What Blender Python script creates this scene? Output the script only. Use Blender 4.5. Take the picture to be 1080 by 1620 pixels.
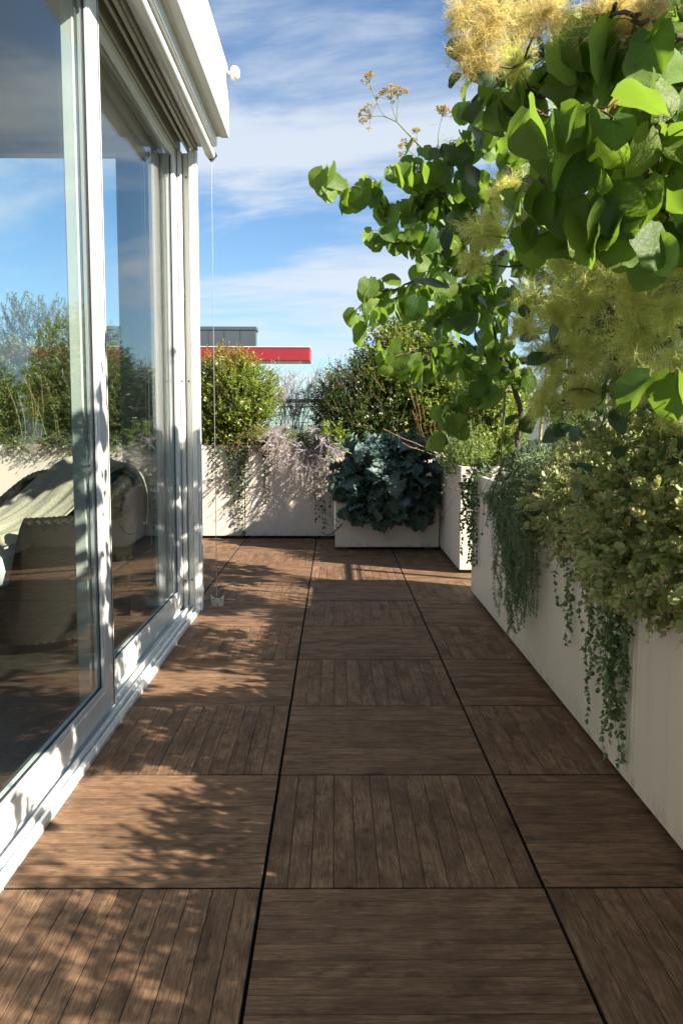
import bpy, math, random
import numpy as np
from mathutils import Matrix, Vector

# ------------------------------------------------------------------ clear
for o in list(bpy.data.objects):
    bpy.data.objects.remove(o)
SC = bpy.context.scene
COL = SC.collection
rad = math.radians

# ------------------------------------------------------------------ camera
CAM_F, CAM_P, CAM_Y, CAM_R = 1380.6, .1023, .0079, -.0021
CAM_C = np.array([.1539, -1.7755, .9911])
_fw = np.array([math.sin(CAM_Y)*math.cos(CAM_P), math.cos(CAM_Y)*math.cos(CAM_P), -math.sin(CAM_P)])
_rt = np.array([math.cos(CAM_Y), -math.sin(CAM_Y), 0.])
_dn = np.cross(_fw, _rt)
_r2 = math.cos(CAM_R)*_rt + math.sin(CAM_R)*_dn
_d2 = -math.sin(CAM_R)*_rt + math.cos(CAM_R)*_dn
cd = bpy.data.cameras.new('camera')
cam = bpy.data.objects.new('camera', cd)
COL.objects.link(cam)
cd.sensor_fit = 'VERTICAL'
cd.sensor_height = 36.0
cd.lens = CAM_F/1620*36.0
cd.clip_start = .05
cd.clip_end = 20000
cam.matrix_world = Matrix(((_r2[0], -_d2[0], -_fw[0], CAM_C[0]), (_r2[1], -_d2[1], -_fw[1], CAM_C[1]),
                           (_r2[2], -_d2[2], -_fw[2], CAM_C[2]), (0, 0, 0, 1)))
SC.camera = cam

# ------------------------------------------------------------------ world, sun, exposure
SUN_EL = rad(34.0)
SUN_H = np.array([.891, -.454])            # horizontal direction towards the sun
SUN_H = SUN_H/np.linalg.norm(SUN_H)
TO_SUN = np.array([SUN_H[0]*math.cos(SUN_EL), SUN_H[1]*math.cos(SUN_EL), math.sin(SUN_EL)])
W = bpy.data.worlds.new('World')
SC.world = W
W.use_nodes = True
nt = W.node_tree
nt.nodes.clear()
wo = nt.nodes.new('ShaderNodeOutputWorld')
bg = nt.nodes.new('ShaderNodeBackground')
sky = nt.nodes.new('ShaderNodeTexSky')
sky.sky_type = 'NISHITA'
sky.sun_disc = False
sky.sun_elevation = SUN_EL
sky.sun_rotation = math.atan2(SUN_H[0], SUN_H[1])
sky.altitude = 50
sky.air_density = .9
sky.dust_density = .25
sky.ozone_density = 1.5
bg.inputs[1].default_value = .05


def wn(t, **k):
    n = nt.nodes.new(t)
    for a, b in k.items():
        setattr(n, a, b)
    return n


tc = wn('ShaderNodeTexCoord')
sx = wn('ShaderNodeSeparateXYZ')
nt.links.new(tc.outputs['Generated'], sx.inputs[0])
zz = wn('ShaderNodeMath', operation='MAXIMUM')
nt.links.new(sx.outputs[2], zz.inputs[0])
zz.inputs[1].default_value = 0.0
za = wn('ShaderNodeMath', operation='ADD')
nt.links.new(zz.outputs[0], za.inputs[0])
za.inputs[1].default_value = .16
dx = wn('ShaderNodeMath', operation='DIVIDE')
dy = wn('ShaderNodeMath', operation='DIVIDE')
nt.links.new(sx.outputs[0], dx.inputs[0]); nt.links.new(za.outputs[0], dx.inputs[1])
nt.links.new(sx.outputs[1], dy.inputs[0]); nt.links.new(za.outputs[0], dy.inputs[1])
cx = wn('ShaderNodeCombineXYZ')
nt.links.new(dx.outputs[0], cx.inputs[0]); nt.links.new(dy.outputs[0], cx.inputs[1])
mp = wn('ShaderNodeMapping')
mp.inputs['Location'].default_value = (14.4, 3.6, 0)
mp.inputs['Scale'].default_value = (.75, 1.0, 1)
mp.inputs['Rotation'].default_value = (0, 0, rad(-14))
nt.links.new(cx.outputs[0], mp.inputs[0])
n1 = wn('ShaderNodeTexNoise')
n1.inputs['Scale'].default_value = 1.15
n1.inputs['Detail'].default_value = 8
n1.inputs['Roughness'].default_value = .60
n1.inputs['Distortion'].default_value = .5
nt.links.new(mp.outputs[0], n1.inputs[0])
mr = wn('ShaderNodeMapRange')
mr.interpolation_type = 'SMOOTHSTEP'
mr.inputs['From Min'].default_value = .44
mr.inputs['From Max'].default_value = .63
mr.inputs['To Max'].default_value = .85
nt.links.new(n1.outputs[0], mr.inputs[0])
hz = wn('ShaderNodeMapRange')                   # thin haze towards the horizon, all the way round
hz.inputs['From Min'].default_value = 0
hz.inputs['From Max'].default_value = .22
hz.inputs['To Min'].default_value = .22
hz.inputs['To Max'].default_value = 0
nt.links.new(sx.outputs[2], hz.inputs[0])
mxf = wn('ShaderNodeMath', operation='MAXIMUM')
nt.links.new(mr.outputs[0], mxf.inputs[0]); nt.links.new(hz.outputs[0], mxf.inputs[1])
mix = wn('ShaderNodeMix', data_type='RGBA')
mix.inputs['B'].default_value = (4.9, 5.3, 5.8, 1)
tint = wn('ShaderNodeMix', data_type='RGBA', blend_type='MULTIPLY')
tint.inputs['Factor'].default_value = 1
tint.inputs['B'].default_value = (.74, .93, 1.06, 1)
nt.links.new(sky.outputs[0], tint.inputs['A'])
nt.links.new(mxf.outputs[0], mix.inputs['Factor'])
nt.links.new(tint.outputs['Result'], mix.inputs['A'])
nt.links.new(mix.outputs['Result'], bg.inputs[0])
nt.links.new(bg.outputs[0], wo.inputs[0])

sd = bpy.data.lights.new('sun', 'SUN')
sd.energy = 5.0
sd.angle = rad(.53)
sd.color = (1.0, .91, .78)
sun = bpy.data.objects.new('sun', sd)
COL.objects.link(sun)
sun.rotation_euler = Vector(TO_SUN).to_track_quat('Z', 'Y').to_euler()
sun.location = (6, -3, 8)

SC.view_settings.view_transform = 'Standard'
SC.view_settings.look = 'None'
SC.view_settings.exposure = 1.74
SC.view_settings.gamma = 1
SC.view_settings.use_curve_mapping = False
SC.render.engine = 'CYCLES'
SC.cycles.max_bounces = 10
SC.cycles.diffuse_bounces = 4
SC.cycles.glossy_bounces = 4
SC.cycles.transmission_bounces = 4
SC.cycles.transparent_max_bounces = 16
SC.cycles.caustics_reflective = True          # sun mirrored by the glass doors lights the shaded side
SC.cycles.blur_glossy = .5
SC.cycles.caustics_refractive = False
SC.cycles.use_denoising = True


# ------------------------------------------------------------------ helpers
def at(px, py, Y):
    """world point at depth Y that the photograph shows at (px, py)"""
    d = (px-540)/CAM_F*_r2 + (py-810)/CAM_F*_d2 + _fw
    return CAM_C + d*(Y-CAM_C[1])/d[1]


def norm(v):
    v = np.asarray(v, float)
    return v/np.maximum(np.linalg.norm(v, axis=-1, keepdims=True), 1e-9)


def tag(o, label=None, cat=None, group=None, kind=None):
    if label: o['label'] = label
    if cat: o['category'] = cat
    if group: o['group'] = group
    if kind: o['kind'] = kind
    return o


def link(o, parent=None):
    COL.objects.link(o)
    if parent is not None:
        o.parent = parent
    return o


def empty(name, loc, rz=0, parent=None):
    o = bpy.data.objects.new(name, None)
    o.empty_display_size = .05
    o.location = loc
    o.rotation_euler = (0, 0, rz)
    return link(o, parent)


def wloc(o):
    """sum of the locations up the tree (parents here are only moved, not turned)"""
    v = np.zeros(3)
    while o is not None:
        v = v + np.array(o.location)
        o = o.parent
    return v


class MB:
    """collects vertices and faces for one mesh"""

    def __init__(self):
        self.v = []; self.f = []; self.s = []

    def add(self, vs, fs, smooth=False):
        b = len(self.v)
        self.v += [tuple(x) for x in vs]
        self.f += [tuple(b+i for i in q) for q in fs]
        self.s += [smooth]*len(fs)
        return self

    def box(self, x0, x1, y0, y1, z0, z1, bev=0.0):
        if bev <= 0:
            vs = [(x, y, z) for z in (z0, z1) for y in (y0, y1) for x in (x0, x1)]
            fs = [(0, 2, 3, 1), (4, 5, 7, 6), (0, 1, 5, 4), (2, 6, 7, 3), (0, 4, 6, 2), (1, 3, 7, 5)]
            return self.add(vs, fs)
        b = bev
        vs, ix = [], {}
        for i, (x, sx_) in enumerate(((x0, 1), (x1, -1))):
            for j, (y, sy_) in enumerate(((y0, 1), (y1, -1))):
                for k, (z, sz_) in enumerate(((z0, 1), (z1, -1))):
                    for a in range(3):
                        ix[i, j, k, a] = len(vs)
                        vs.append((x+(0 if a == 0 else sx_*b), y+(0 if a == 1 else sy_*b), z+(0 if a == 2 else sz_*b)))
        fs = []
        for i in (0, 1):
            fs.append([ix[i, j, k, 0] for j, k in ((0, 0), (1, 0), (1, 1), (0, 1))])
            fs.append([ix[j, i, k, 1] for j, k in ((0, 0), (1, 0), (1, 1), (0, 1))])
            fs.append([ix[j, k, i, 2] for j, k in ((0, 0), (1, 0), (1, 1), (0, 1))])
        for p in (0, 1):
            for q in (0, 1):
                fs.append([ix[0, p, q, 1], ix[1, p, q, 1], ix[1, p, q, 2], ix[0, p, q, 2]])
                fs.append([ix[p, 0, q, 0], ix[p, 1, q, 0], ix[p, 1, q, 2], ix[p, 0, q, 2]])
                fs.append([ix[p, q, 0, 0], ix[p, q, 1, 0], ix[p, q, 1, 1], ix[p, q, 0, 1]])
        for i in (0, 1):
            for j in (0, 1):
                for k in (0, 1):
                    fs.append([ix[i, j, k, 0], ix[i, j, k, 1], ix[i, j, k, 2]])
        # orient outward
        c = np.array([(x0+x1)/2, (y0+y1)/2, (z0+z1)/2])
        A = np.array(vs)
        out = []
        for q in fs:
            n = np.cross(A[q[1]]-A[q[0]], A[q[2]]-A[q[0]])
            if np.dot(n, A[list(q)].mean(0)-c) < 0:
                q = q[::-1]
            out.append(tuple(q))
        return self.add(vs, out)

    def prism_y(self, prof, y0, y1, smooth=False, caps=True):
        """profile of (x, z) points swept along Y"""
        n = len(prof)
        vs = [(x, y0, z) for x, z in prof]+[(x, y1, z) for x, z in prof]
        fs = [(i, (i+1) % n, n+(i+1) % n, n+i) for i in range(n)]
        self.add(vs, fs, smooth)
        if caps:
            self.add(vs, [tuple(range(n))[::-1], tuple(range(n, 2*n))])
        return self

    def tube(self, pts, r, n=6, caps=True, smooth=True):
        pts = np.asarray(pts, float)
        m = len(pts)
        r = np.broadcast_to(np.asarray(r, float), (m,))
        t = np.zeros_like(pts)
        t[1:-1] = pts[2:]-pts[:-2]
        t[0] = pts[1]-pts[0]; t[-1] = pts[-1]-pts[-2]
        t = norm(t)
        ref = np.array([0, 0, 1.]) if abs(t[0][2]) < .9 else np.array([1., 0, 0])
        u = norm(np.cross(t, ref)); w = np.cross(t, u)
        a = np.linspace(0, 2*math.pi, n, endpoint=False)
        ring = pts[:, None, :]+r[:, None, None]*(np.cos(a)[None, :, None]*u[:, None, :]+np.sin(a)[None, :, None]*w[:, None, :])
        fs = [(i*n+j, i*n+(j+1) % n, (i+1)*n+(j+1) % n, (i+1)*n+j) for i in range(m-1) for j in range(n)]
        self.add(ring.reshape(-1, 3), fs, smooth)
        if caps:
            self.add(ring[0], [tuple(range(n))[::-1]]); self.add(ring[-1], [tuple(range(n))])
        return self

    def lathe(self, prof, c=(0, 0, 0), n=16, axis='z'):
        vs = []
        for r, h in prof:
            for k in range(n):
                a = 2*math.pi*k/n
                p = (r*math.cos(a), r*math.sin(a), h)
                if axis == 'x': p = (h, p[0], p[1])
                if axis == 'y': p = (p[0], h, p[1])
                vs.append((p[0]+c[0], p[1]+c[1], p[2]+c[2]))
        fs = [(i*n+k, i*n+(k+1) % n, (i+1)*n+(k+1) % n, (i+1)*n+k) for i in range(len(prof)-1) for k in range(n)]
        return self.add(vs, fs, True)

    def mesh(self, name, mat, off=(0, 0, 0)):
        me = bpy.data.meshes.new(name)
        v = np.array(self.v, float)-np.asarray(off, float)
        me.from_pydata(v.tolist(), [], self.f)
        me.polygons.foreach_set('use_smooth', self.s)
        me.materials.append(mat)
        me.update()
        return me

    def build(self, name, mat, parent=None):
        """link as one object; the geometry is given in world coordinates"""
        off = wloc(parent) if parent is not None else np.zeros(3)
        o = bpy.data.objects.new(name, self.mesh(name, mat, off))
        return link(o, parent)


def tri_mesh(name, V, F, rnd, mat, parent=None, smooth=True, off=None):
    """one mesh from numpy triangles; rnd = value per vertex for colour variation"""
    me = bpy.data.meshes.new(name)
    if off is None:
        off = wloc(parent) if parent is not None else np.zeros(3)
    V = np.asarray(V, np.float32)-np.asarray(off, np.float32)
    me.vertices.add(len(V)); me.vertices.foreach_set('co', V.ravel())
    me.loops.add(len(F)*3); me.loops.foreach_set('vertex_index', np.asarray(F, np.int32).ravel())
    me.polygons.add(len(F)); me.polygons.foreach_set('loop_start', np.arange(0, len(F)*3, 3, dtype=np.int32))
    me.polygons.foreach_set('use_smooth', np.full(len(F), smooth))
    at_ = me.attributes.new('rnd', 'FLOAT', 'POINT')
    at_.data.foreach_set('value', np.asarray(rnd, np.float32))
    me.update(calc_edges=True)
    me.validate()
    me.materials.append(mat)
    return link(bpy.data.objects.new(name, me), parent) if parent is not False else me


# ------------------------------------------------------------------ materials
MATS = {}


class NT:
    def __init__(self, name):
        self.m = bpy.data.materials.new(name)
        self.m.use_nodes = True
        self.t = self.m.node_tree
        self.t.nodes.clear()
        self.out = self.n('ShaderNodeOutputMaterial')

    def n(self, t, **k):
        x = self.t.nodes.new(t)
        for a, b in k.items():
            setattr(x, a, b)
        return x

    def l(self, a, b):
        self.t.links.new(a, b)

    def noise(self, vec, scale, detail=4, rough=.55, dist=0, w=None):
        x = self.n('ShaderNodeTexNoise')
        if w is not None:
            x.noise_dimensions = '4D'
            self.l(w, x.inputs['W'])
        x.inputs['Scale'].default_value = scale
        x.inputs['Detail'].default_value = detail
        x.inputs['Roughness'].default_value = rough
        x.inputs['Distortion'].default_value = dist
        if vec is not None:
            self.l(vec, x.inputs['Vector'])
        return x.outputs['Fac']

    def mapping(self, vec, sc=(1, 1, 1), loc=(0, 0, 0)):
        x = self.n('ShaderNodeMapping')
        x.inputs['Scale'].default_value = sc
        x.inputs['Location'].default_value = loc
        self.l(vec, x.inputs[0])
        return x.outputs[0]

    def rng(self, fac, a, b, c=0., d=1.):
        x = self.n('ShaderNodeMapRange')
        for i, v in zip(('From Min', 'From Max', 'To Min', 'To Max'), (a, b, c, d)):
            x.inputs[i].default_value = v
        self.l(fac, x.inputs[0])
        return x.outputs[0]

    def mixc(self, fac, a, b, mode='MIX'):
        x = self.n('ShaderNodeMix', data_type='RGBA', blend_type=mode)
        for s, v in (('Factor', fac), ('A', a), ('B', b)):
            if isinstance(v, (int, float)):
                x.inputs[s].default_value = v
            elif isinstance(v, tuple):
                x.inputs[s].default_value = (*v, 1) if len(v) == 3 else v
            else:
                self.l(v, x.inputs[s])
        return x.outputs['Result']

    def math(self, op, a, b=None):
        x = self.n('ShaderNodeMath', operation=op)
        for i, v in enumerate((a, b)):
            if v is None: continue
            if isinstance(v, (int, float)): x.inputs[i].default_value = v
            else: self.l(v, x.inputs[i])
        return x.outputs[0]

    def bump(self, h, dist=.002, st=.5, nrm=None):
        x = self.n('ShaderNodeBump')
        x.inputs['Strength'].default_value = st
        x.inputs['Distance'].default_value = dist
        self.l(h, x.inputs['Height'])
        return x.outputs[0]

    def principled(self, col, rough=.5, nrm=None, metal=0., spec=.5):
        p = self.n('ShaderNodeBsdfPrincipled')
        if isinstance(col, tuple): p.inputs['Base Color'].default_value = (*col, 1)
        else: self.l(col, p.inputs['Base Color'])
        if isinstance(rough, (int, float)): p.inputs['Roughness'].default_value = rough
        else: self.l(rough, p.inputs['Roughness'])
        p.inputs['Metallic'].default_value = metal
        p.inputs['Specular IOR Level'].default_value = spec
        if nrm is not None: self.l(nrm, p.inputs['Normal'])
        return p

    def done(self, sh):
        self.l(sh, self.out.inputs[0])
        return self.m


def simple(name, col, rough=.5, metal=0., var=.08, scale=6., bump=0., spec=.5):
    k = NT(name)
    tcn = k.n('ShaderNodeTexCoord')
    f = k.noise(tcn.outputs['Object'], scale, 5)
    f2 = k.noise(tcn.outputs['Object'], scale*9, 3)
    lo = tuple(c*(1-var) for c in col); hi = tuple(min(1, c*(1+var)) for c in col)
    c = k.mixc(k.rng(f, .3, .7), lo, hi)
    r = k.rng(f2, .3, .7, max(0, rough-.06), min(1, rough+.06))
    nr = k.bump(f2, .002, bump) if bump else None
    return k.done(k.principled(c, r, nr, metal, spec).outputs[0])


def leafmat(name, a, b, back=1.35, trans=.35, rough=.42, tcol=None, veins=False, spec=.4, bval=0.):
    """leaf: colour runs a..b with the per-leaf value; lower side paler; light passes through"""
    k = NT(name)
    atn = k.n('ShaderNodeAttribute', attribute_name='rnd')
    oi = k.n('ShaderNodeObjectInfo')
    r = k.math('FRACT', k.math('ADD', atn.outputs['Fac'], oi.outputs['Random']))
    c = k.mixc(r, a, b)
    g = k.n('ShaderNodeTexCoord')
    nf = k.noise(g.outputs['Object'], 45, 3)
    c = k.mixc(k.rng(nf, .3, .7, .75, 1.0), (0, 0, 0), c)
    geo = k.n('ShaderNodeNewGeometry')
    pale = tuple(min(1, (x*.75+max(a)*.25)*back) for x in tuple((p+q)/2 for p, q in zip(a, b)))
    c2 = k.mixc(geo.outputs['Backfacing'], c, pale)
    nrm_ = None
    if veins:
        sp = k.n('ShaderNodeSeparateXYZ'); k.l(g.outputs['Object'], sp.inputs[0])
        ax = k.math('ABSOLUTE', sp.outputs[0])
        mid = k.rng(ax, .006, .018, 1, 0)
        tt = k.math('SUBTRACT', sp.outputs[1], k.math('MULTIPLY', ax, .95))
        fr = k.math('ABSOLUTE', k.math('SUBTRACT', k.math('FRACT', k.math('MULTIPLY', tt, 5.2)), .5))
        sv = k.math('MULTIPLY', k.rng(fr, .02, .07, 1, 0), k.rng(ax, .38, .50, .75, 0))
        vv = k.math('MAXIMUM', mid, sv)
        c2 = k.mixc(k.math('MULTIPLY', vv, .30), c2, (.30, .36, .12))
        nf2 = k.noise(g.outputs['Object'], 9, 3)
        nrm_ = k.bump(k.math('SUBTRACT', k.math('MULTIPLY', nf2, .8), k.math('MULTIPLY', vv, .6)), .012, .22)
        c2 = k.mixc(k.rng(k.noise(g.outputs['Object'], 2.2, 4), .45, .75, 0, .30), c2, (.17, .22, .04))
        c2 = k.mixc(k.rng(k.noise(g.outputs['Object'], 13, 2, .5, 0, k.math('MULTIPLY', oi.outputs['Random'], 50.)), .70, .76, 0, .8), c2, (.16, .09, .03))
    p = k.principled(c2, rough, nrm_, 0, spec)
    t = k.n('ShaderNodeBsdfTranslucent')
    if tcol is None:
        m = tuple((x+y)/2 for x, y in zip(a, b))
        tcol = (min(1, m[0]*2.1+.02), min(1, m[1]*1.9+.03), m[2]*.9)
    tc_ = k.mixc(.35, tcol, c, 'MIX')
    k.l(tc_, t.inputs[0])
    mx = k.n('ShaderNodeMixShader')
    mx.inputs[0].default_value = trans
    k.l(p.outputs[0], mx.inputs[1]); k.l(t.outputs[0], mx.inputs[2])
    return k.done(mx.outputs[0])


def wood_mat():
    k = NT('wood_look_porcelain')
    tcn = k.n('ShaderNodeTexCoord')
    oi = k.n('ShaderNodeObjectInfo')
    pr = k.n('ShaderNodeAttribute', attribute_name='prand')
    w = k.math('ADD', k.math('MULTIPLY', oi.outputs['Random'], 37.0), k.math('MULTIPLY', pr.outputs['Fac'], 23.0))
    v = tcn.outputs['Object']
    grain = k.noise(k.mapping(v, (7, 95, 20)), 1.0, 10, .70, 1.3, w)
    fine = k.noise(k.mapping(v, (22, 420, 60)), 1.0, 5, .7, .5, w)
    blot = k.noise(k.mapping(v, (5, 9, 5)), 1.0, 6, .6, .8, w)
    patch = k.noise(k.mapping(v, (16, 30, 10)), 1.0, 6, .65, .3, w)
    c = k.mixc(k.rng(grain, .30, .70), (.108, .061, .036), (.38, .228, .132))
    c = k.mixc(k.rng(fine, .40, .56, .62, 0), c, (.060, .034, .020))
    crack = k.noise(k.mapping(v, (11, 700, 60)), 1.0, 4, .6, .8, w)
    c = k.mixc(k.rng(crack, .61, .68, 0, .8), c, (.022, .015, .011))
    scr = k.noise(k.mapping(v, (26, 560, 60), (3, 5, 0)), 1.0, 3, .6, .6, w)
    c = k.mixc(k.rng(scr, .66, .74, 0, .45), c, (.55, .42, .31))
    c = k.mixc(k.rng(blot, .40, .66, 0, .76), c, (.066, .037, .022))
    c = k.mixc(k.rng(patch, .54, .67, 0, .66), c, (.034, .020, .013))
    # each plank a slightly different tone
    one = k.math('FRACT', k.math('MULTIPLY', w, 7.31))
    c = k.mixc(k.rng(one, 0, 1, .80, 1.0), (.02, .014, .010), c)
    # pale scuffs and limescale specks, in the place rather than the plank
    g = k.n('ShaderNodeNewGeometry')
    sc = k.noise(k.mapping(g.outputs['Position'], (9, 9, 9)), 1.0, 10, .75, 1.2)
    c = k.mixc(k.rng(sc, .66, .78, 0, .5), c, (.36, .31, .26))
    h = k.math('ADD', k.math('MULTIPLY', grain, .5), k.math('MULTIPLY', fine, .9))
    nr = k.bump(h, .0016, .55)
    r = k.rng(blot, .3, .7, .58, .75)
    return k.done(k.principled(c, r, nr, 0, .18).outputs[0])


def glass_mat(name, ior=1.52, tintc=(.90, .955, .94), boost=1.0):
    k = NT(name)
    g = k.n('ShaderNodeNewGeometry')
    dt = k.n('ShaderNodeVectorMath', operation='DOT_PRODUCT')
    k.l(g.outputs['Incoming'], dt.inputs[0]); k.l(g.outputs['Normal'], dt.inputs[1])
    om = k.math('SUBTRACT', 1.0, k.math('ABSOLUTE', dt.outputs['Value']))
    f0 = ((ior-1)/(ior+1))**2
    fres = k.math('ADD', f0, k.math('MULTIPLY', 1-f0, k.math('POWER', om, 5.0)))
    tr = k.n('ShaderNodeBsdfTransparent')
    tr.inputs[0].default_value = (*tintc, 1)
    gl = k.n('ShaderNodeBsdfGlossy')
    gl.inputs['Roughness'].default_value = .0
    gl.inputs[0].default_value = (.95, .98, 1, 1)
    mx = k.n('ShaderNodeMixShader')
    f = k.math('MINIMUM', k.math('MULTIPLY', fres, boost), 1.0)
    k.l(f, mx.inputs[0]); k.l(tr.outputs[0], mx.inputs[1]); k.l(gl.outputs[0], mx.inputs[2])
    return k.done(mx.outputs[0])


def planter_mat():
    k = NT('planter_paint')
    g = k.n('ShaderNodeNewGeometry')
    v = g.outputs['Position']
    a = k.noise(k.mapping(v, (1.2, 1.2, .5)), 2.0, 4)
    s = k.noise(k.mapping(v, (22, 22, 1.4)), 1.0, 6, .65)
    c = k.mixc(k.rng(a, .3, .7), (.60, .54, .455), (.68, .62, .53))
    c = k.mixc(k.rng(s, .55, .75, 0, .22), c, (.38, .335, .27))
    sz = k.n('ShaderNodeSeparateXYZ'); k.l(v, sz.inputs[0])
    spl = k.noise(k.mapping(v, (26, 26, 18)), 1.0, 7, .7)
    low = k.math('SUBTRACT', spl, k.math('MULTIPLY', sz.outputs[2], 2.2))
    c = k.mixc(k.rng(low, .38, .60, 0, .55), c, (.25, .215, .16))
    d = k.noise(k.mapping(v, (40, 40, 40)), 1.0, 3)
    c = k.mixc(k.rng(d, .70, .78, 0, .35), c, (.40, .35, .28))
    nr = k.bump(k.noise(k.mapping(v, (160, 160, 160)), 1.0, 2), .0006, .25)
    return k.done(k.principled(c, k.rng(s, .3, .7, .36, .5), nr, 0, .4).outputs[0])


def frame_mat():
    k = NT('white_powder_coat')
    g = k.n('ShaderNodeNewGeometry')
    v = g.outputs['Position']
    a = k.noise(k.mapping(v, (2, 2, .6)), 2.0, 5)
    d = k.noise(k.mapping(v, (30, 5, 30)), 1.0, 7, .7)
    c = k.mixc(k.rng(a, .3, .7), (.58, .58, .55), (.66, .66, .63))
    c = k.mixc(k.rng(d, .58, .78, 0, .35), c, (.42, .40, .35))
    return k.done(k.principled(c, k.rng(d, .3, .7, .28, .42), None, 0, .5).outputs[0])


WOOD = wood_mat()
GLASS = glass_mat('door_glass', 1.52, (.90, .95, .93), .74)
GLASS2 = glass_mat('balustrade_glass', 1.5)
PLANTER = planter_mat()
WHITE = frame_mat()
ALU = simple('satin_aluminium', (.68, .70, .71), .38, .25, .05, 6)
DARKGAP = simple('dark_bedding', (.012, .011, .010), .9)
RUBBER = simple('black_rubber', (.015, .015, .016), .6)
SOIL = simple('planting_soil', (.035, .024, .016), .95, 0, .3, 30, .5)
GREYWALL = simple('grey_green_panel', (.20, .225, .215), .5, 0, .08, 3)
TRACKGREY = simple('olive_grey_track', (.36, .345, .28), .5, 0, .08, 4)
CEIL = simple('ceiling_paint', (.42, .43, .42), .7, 0, .04, 2)
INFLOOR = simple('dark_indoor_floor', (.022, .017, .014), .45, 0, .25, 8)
PLASTER = simple('plaster', (.48, .47, .44), .8, 0, .05, 2)
STEEL = simple('brushed_steel', (.55, .56, .57), .32, .9, .06, 20)
DARKMETAL = simple('dark_rail_metal', (.07, .07, .075), .4, .6)
CREAM = simple('cream_plastic', (.74, .70, .60), .4, 0, .05, 10)
BARK = simple('bark', (.085, .060, .042), .85, 0, .35, 40, .6)
TWIG = simple('young_twig', (.17, .10, .055), .7, 0, .3, 40)
STEMG = simple('green_stem', (.13, .17, .06), .6, 0, .2, 30)
DRYSTEM = simple('dry_stem', (.30, .20, .11), .8, 0, .3, 40)

# ------------------------------------------------------------------ the setting
ground = MB().add([(-6000, -6000, -19), (6000, -6000, -19), (6000, 6000, -19), (-6000, 6000, -19)], [(0, 1, 2, 3)]).build(
    'ground', simple('far_ground', (.16, .17, .14), .95, 0, .3, .02))
tag(ground, kind='structure')
slab = MB().box(-6.5, 1.95, -8, 6.6, -19, -.30).build('building_below', PLASTER)
tag(slab, 'pale plaster building mass carrying the roof terrace', 'building')
PITCH, TILE = .604, .5970
floor = MB().box(-6.4, 1.9, -8, 6.55, -.30, -.026).build('terrace_floor', DARKGAP)
tag(floor, 'roof terrace floor of square brown wood look tiles', None, None, 'structure')
NP = 12
PW = TILE/NP


def plank_box(mb, y0, bevel=.0006):
    mb.box(-TILE/2, TILE/2, y0+.0009, y0+PW-.0009, -.010, 0, bevel)


plank_me = []
for q in range(3):
    m = MB(); plank_box(m, -PW/2)
    plank_me.append(m.mesh('plank', WOOD))
slab_me = MB().box(-TILE/2, TILE/2, -TILE/2, TILE/2, -.024, -.0016).mesh('tile', DARKGAP)


def tile_full(seed):
    r = np.random.default_rng(seed)
    m = MB()
    vals = []
    for i in range(NP):
        b = len(m.v)
        plank_box(m, -TILE/2+i*PW, .0006)
        vals += [r.random()]*(len(m.v)-b)
    b = len(m.v)
    m.box(-TILE/2, TILE/2, -TILE/2, TILE/2, -.024, -.0016)
    vals += [.5]*(len(m.v)-b)
    me = m.mesh('tile', WOOD)
    me.materials.append(DARKGAP)
    for p in me.polygons[-6:]:
        p.material_index = 1
    a = me.attributes.new('prand', 'FLOAT', 'POINT')
    a.data.foreach_set('value', np.array(vals, np.float32))
    return me


full_me = [tile_full(s) for s in range(4)]
trng = random.Random(4)


def add_tile(c, r):
    x, y = (c+.5)*PITCH, (r+.5)*PITCH
    detailed = -2 <= r <= 5 and -1 <= c <= 1
    o = bpy.data.objects.new('tile', slab_me if detailed else trng.choice(full_me))
    o.location = (x, y, trng.uniform(-.0008, .0008))
    o.rotation_euler = (trng.uniform(-.0006, .0006), trng.uniform(-.0006, .0006), (0 if (r+c) % 2 else math.pi/2)+trng.choice((0, math.pi)))
    link(o, floor)
    if detailed:
        for i in range(NP):
            p = bpy.data.objects.new('plank', trng.choice(plank_me))
            p.location = (0, -TILE/2+(i+.5)*PW, trng.uniform(-.0003, .0003))
            p.rotation_euler = (0, 0, trng.choice((0, math.pi)))
            link(p, o)


for r in range(-3, 10):
    for c in range(-1, 3):
        add_tile(c, r)
for r in range(4, 10):
    for c in range(-9, -1):
        add_tile(c, r)


# ------------------------------------------------------------------ planters
def planter(x0, x1, y0, y1, h, label, soil=.05):
    root = empty('planter_box', ((x0+x1)/2, (y0+y1)/2, 0))
    tag(root, label, 'planter', 'white planter boxes round the terrace')
    t, z0 = .03, .022
    MB().box(x0, x1, y0, y0+t, z0, h, .003).build('side_panel', PLANTER, root)
    MB().box(x0, x1, y1-t, y1, z0, h, .003).build('side_panel', PLANTER, root)
    MB().box(x0, x0+t, y0+t+.0015, y1-t-.0015, z0, h, .003).build('side_panel', PLANTER, root)
    MB().box(x1-t, x1, y0+t+.0015, y1-t-.0015, z0, h, .003).build('side_panel', PLANTER, root)
    MB().box(x0+t, x1-t, y0+t, y1-t, z0+.01, h-soil).build('soil', SOIL, root)
    for fx in (x0+.07, x1-.07):
        for fy in (y0+.07, y1-.07):
            MB().box(fx-.03, fx+.03, fy-.03, fy+.03, -.004, z0+.012).build('foot', DARKMETAL, root)
    return root


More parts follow.
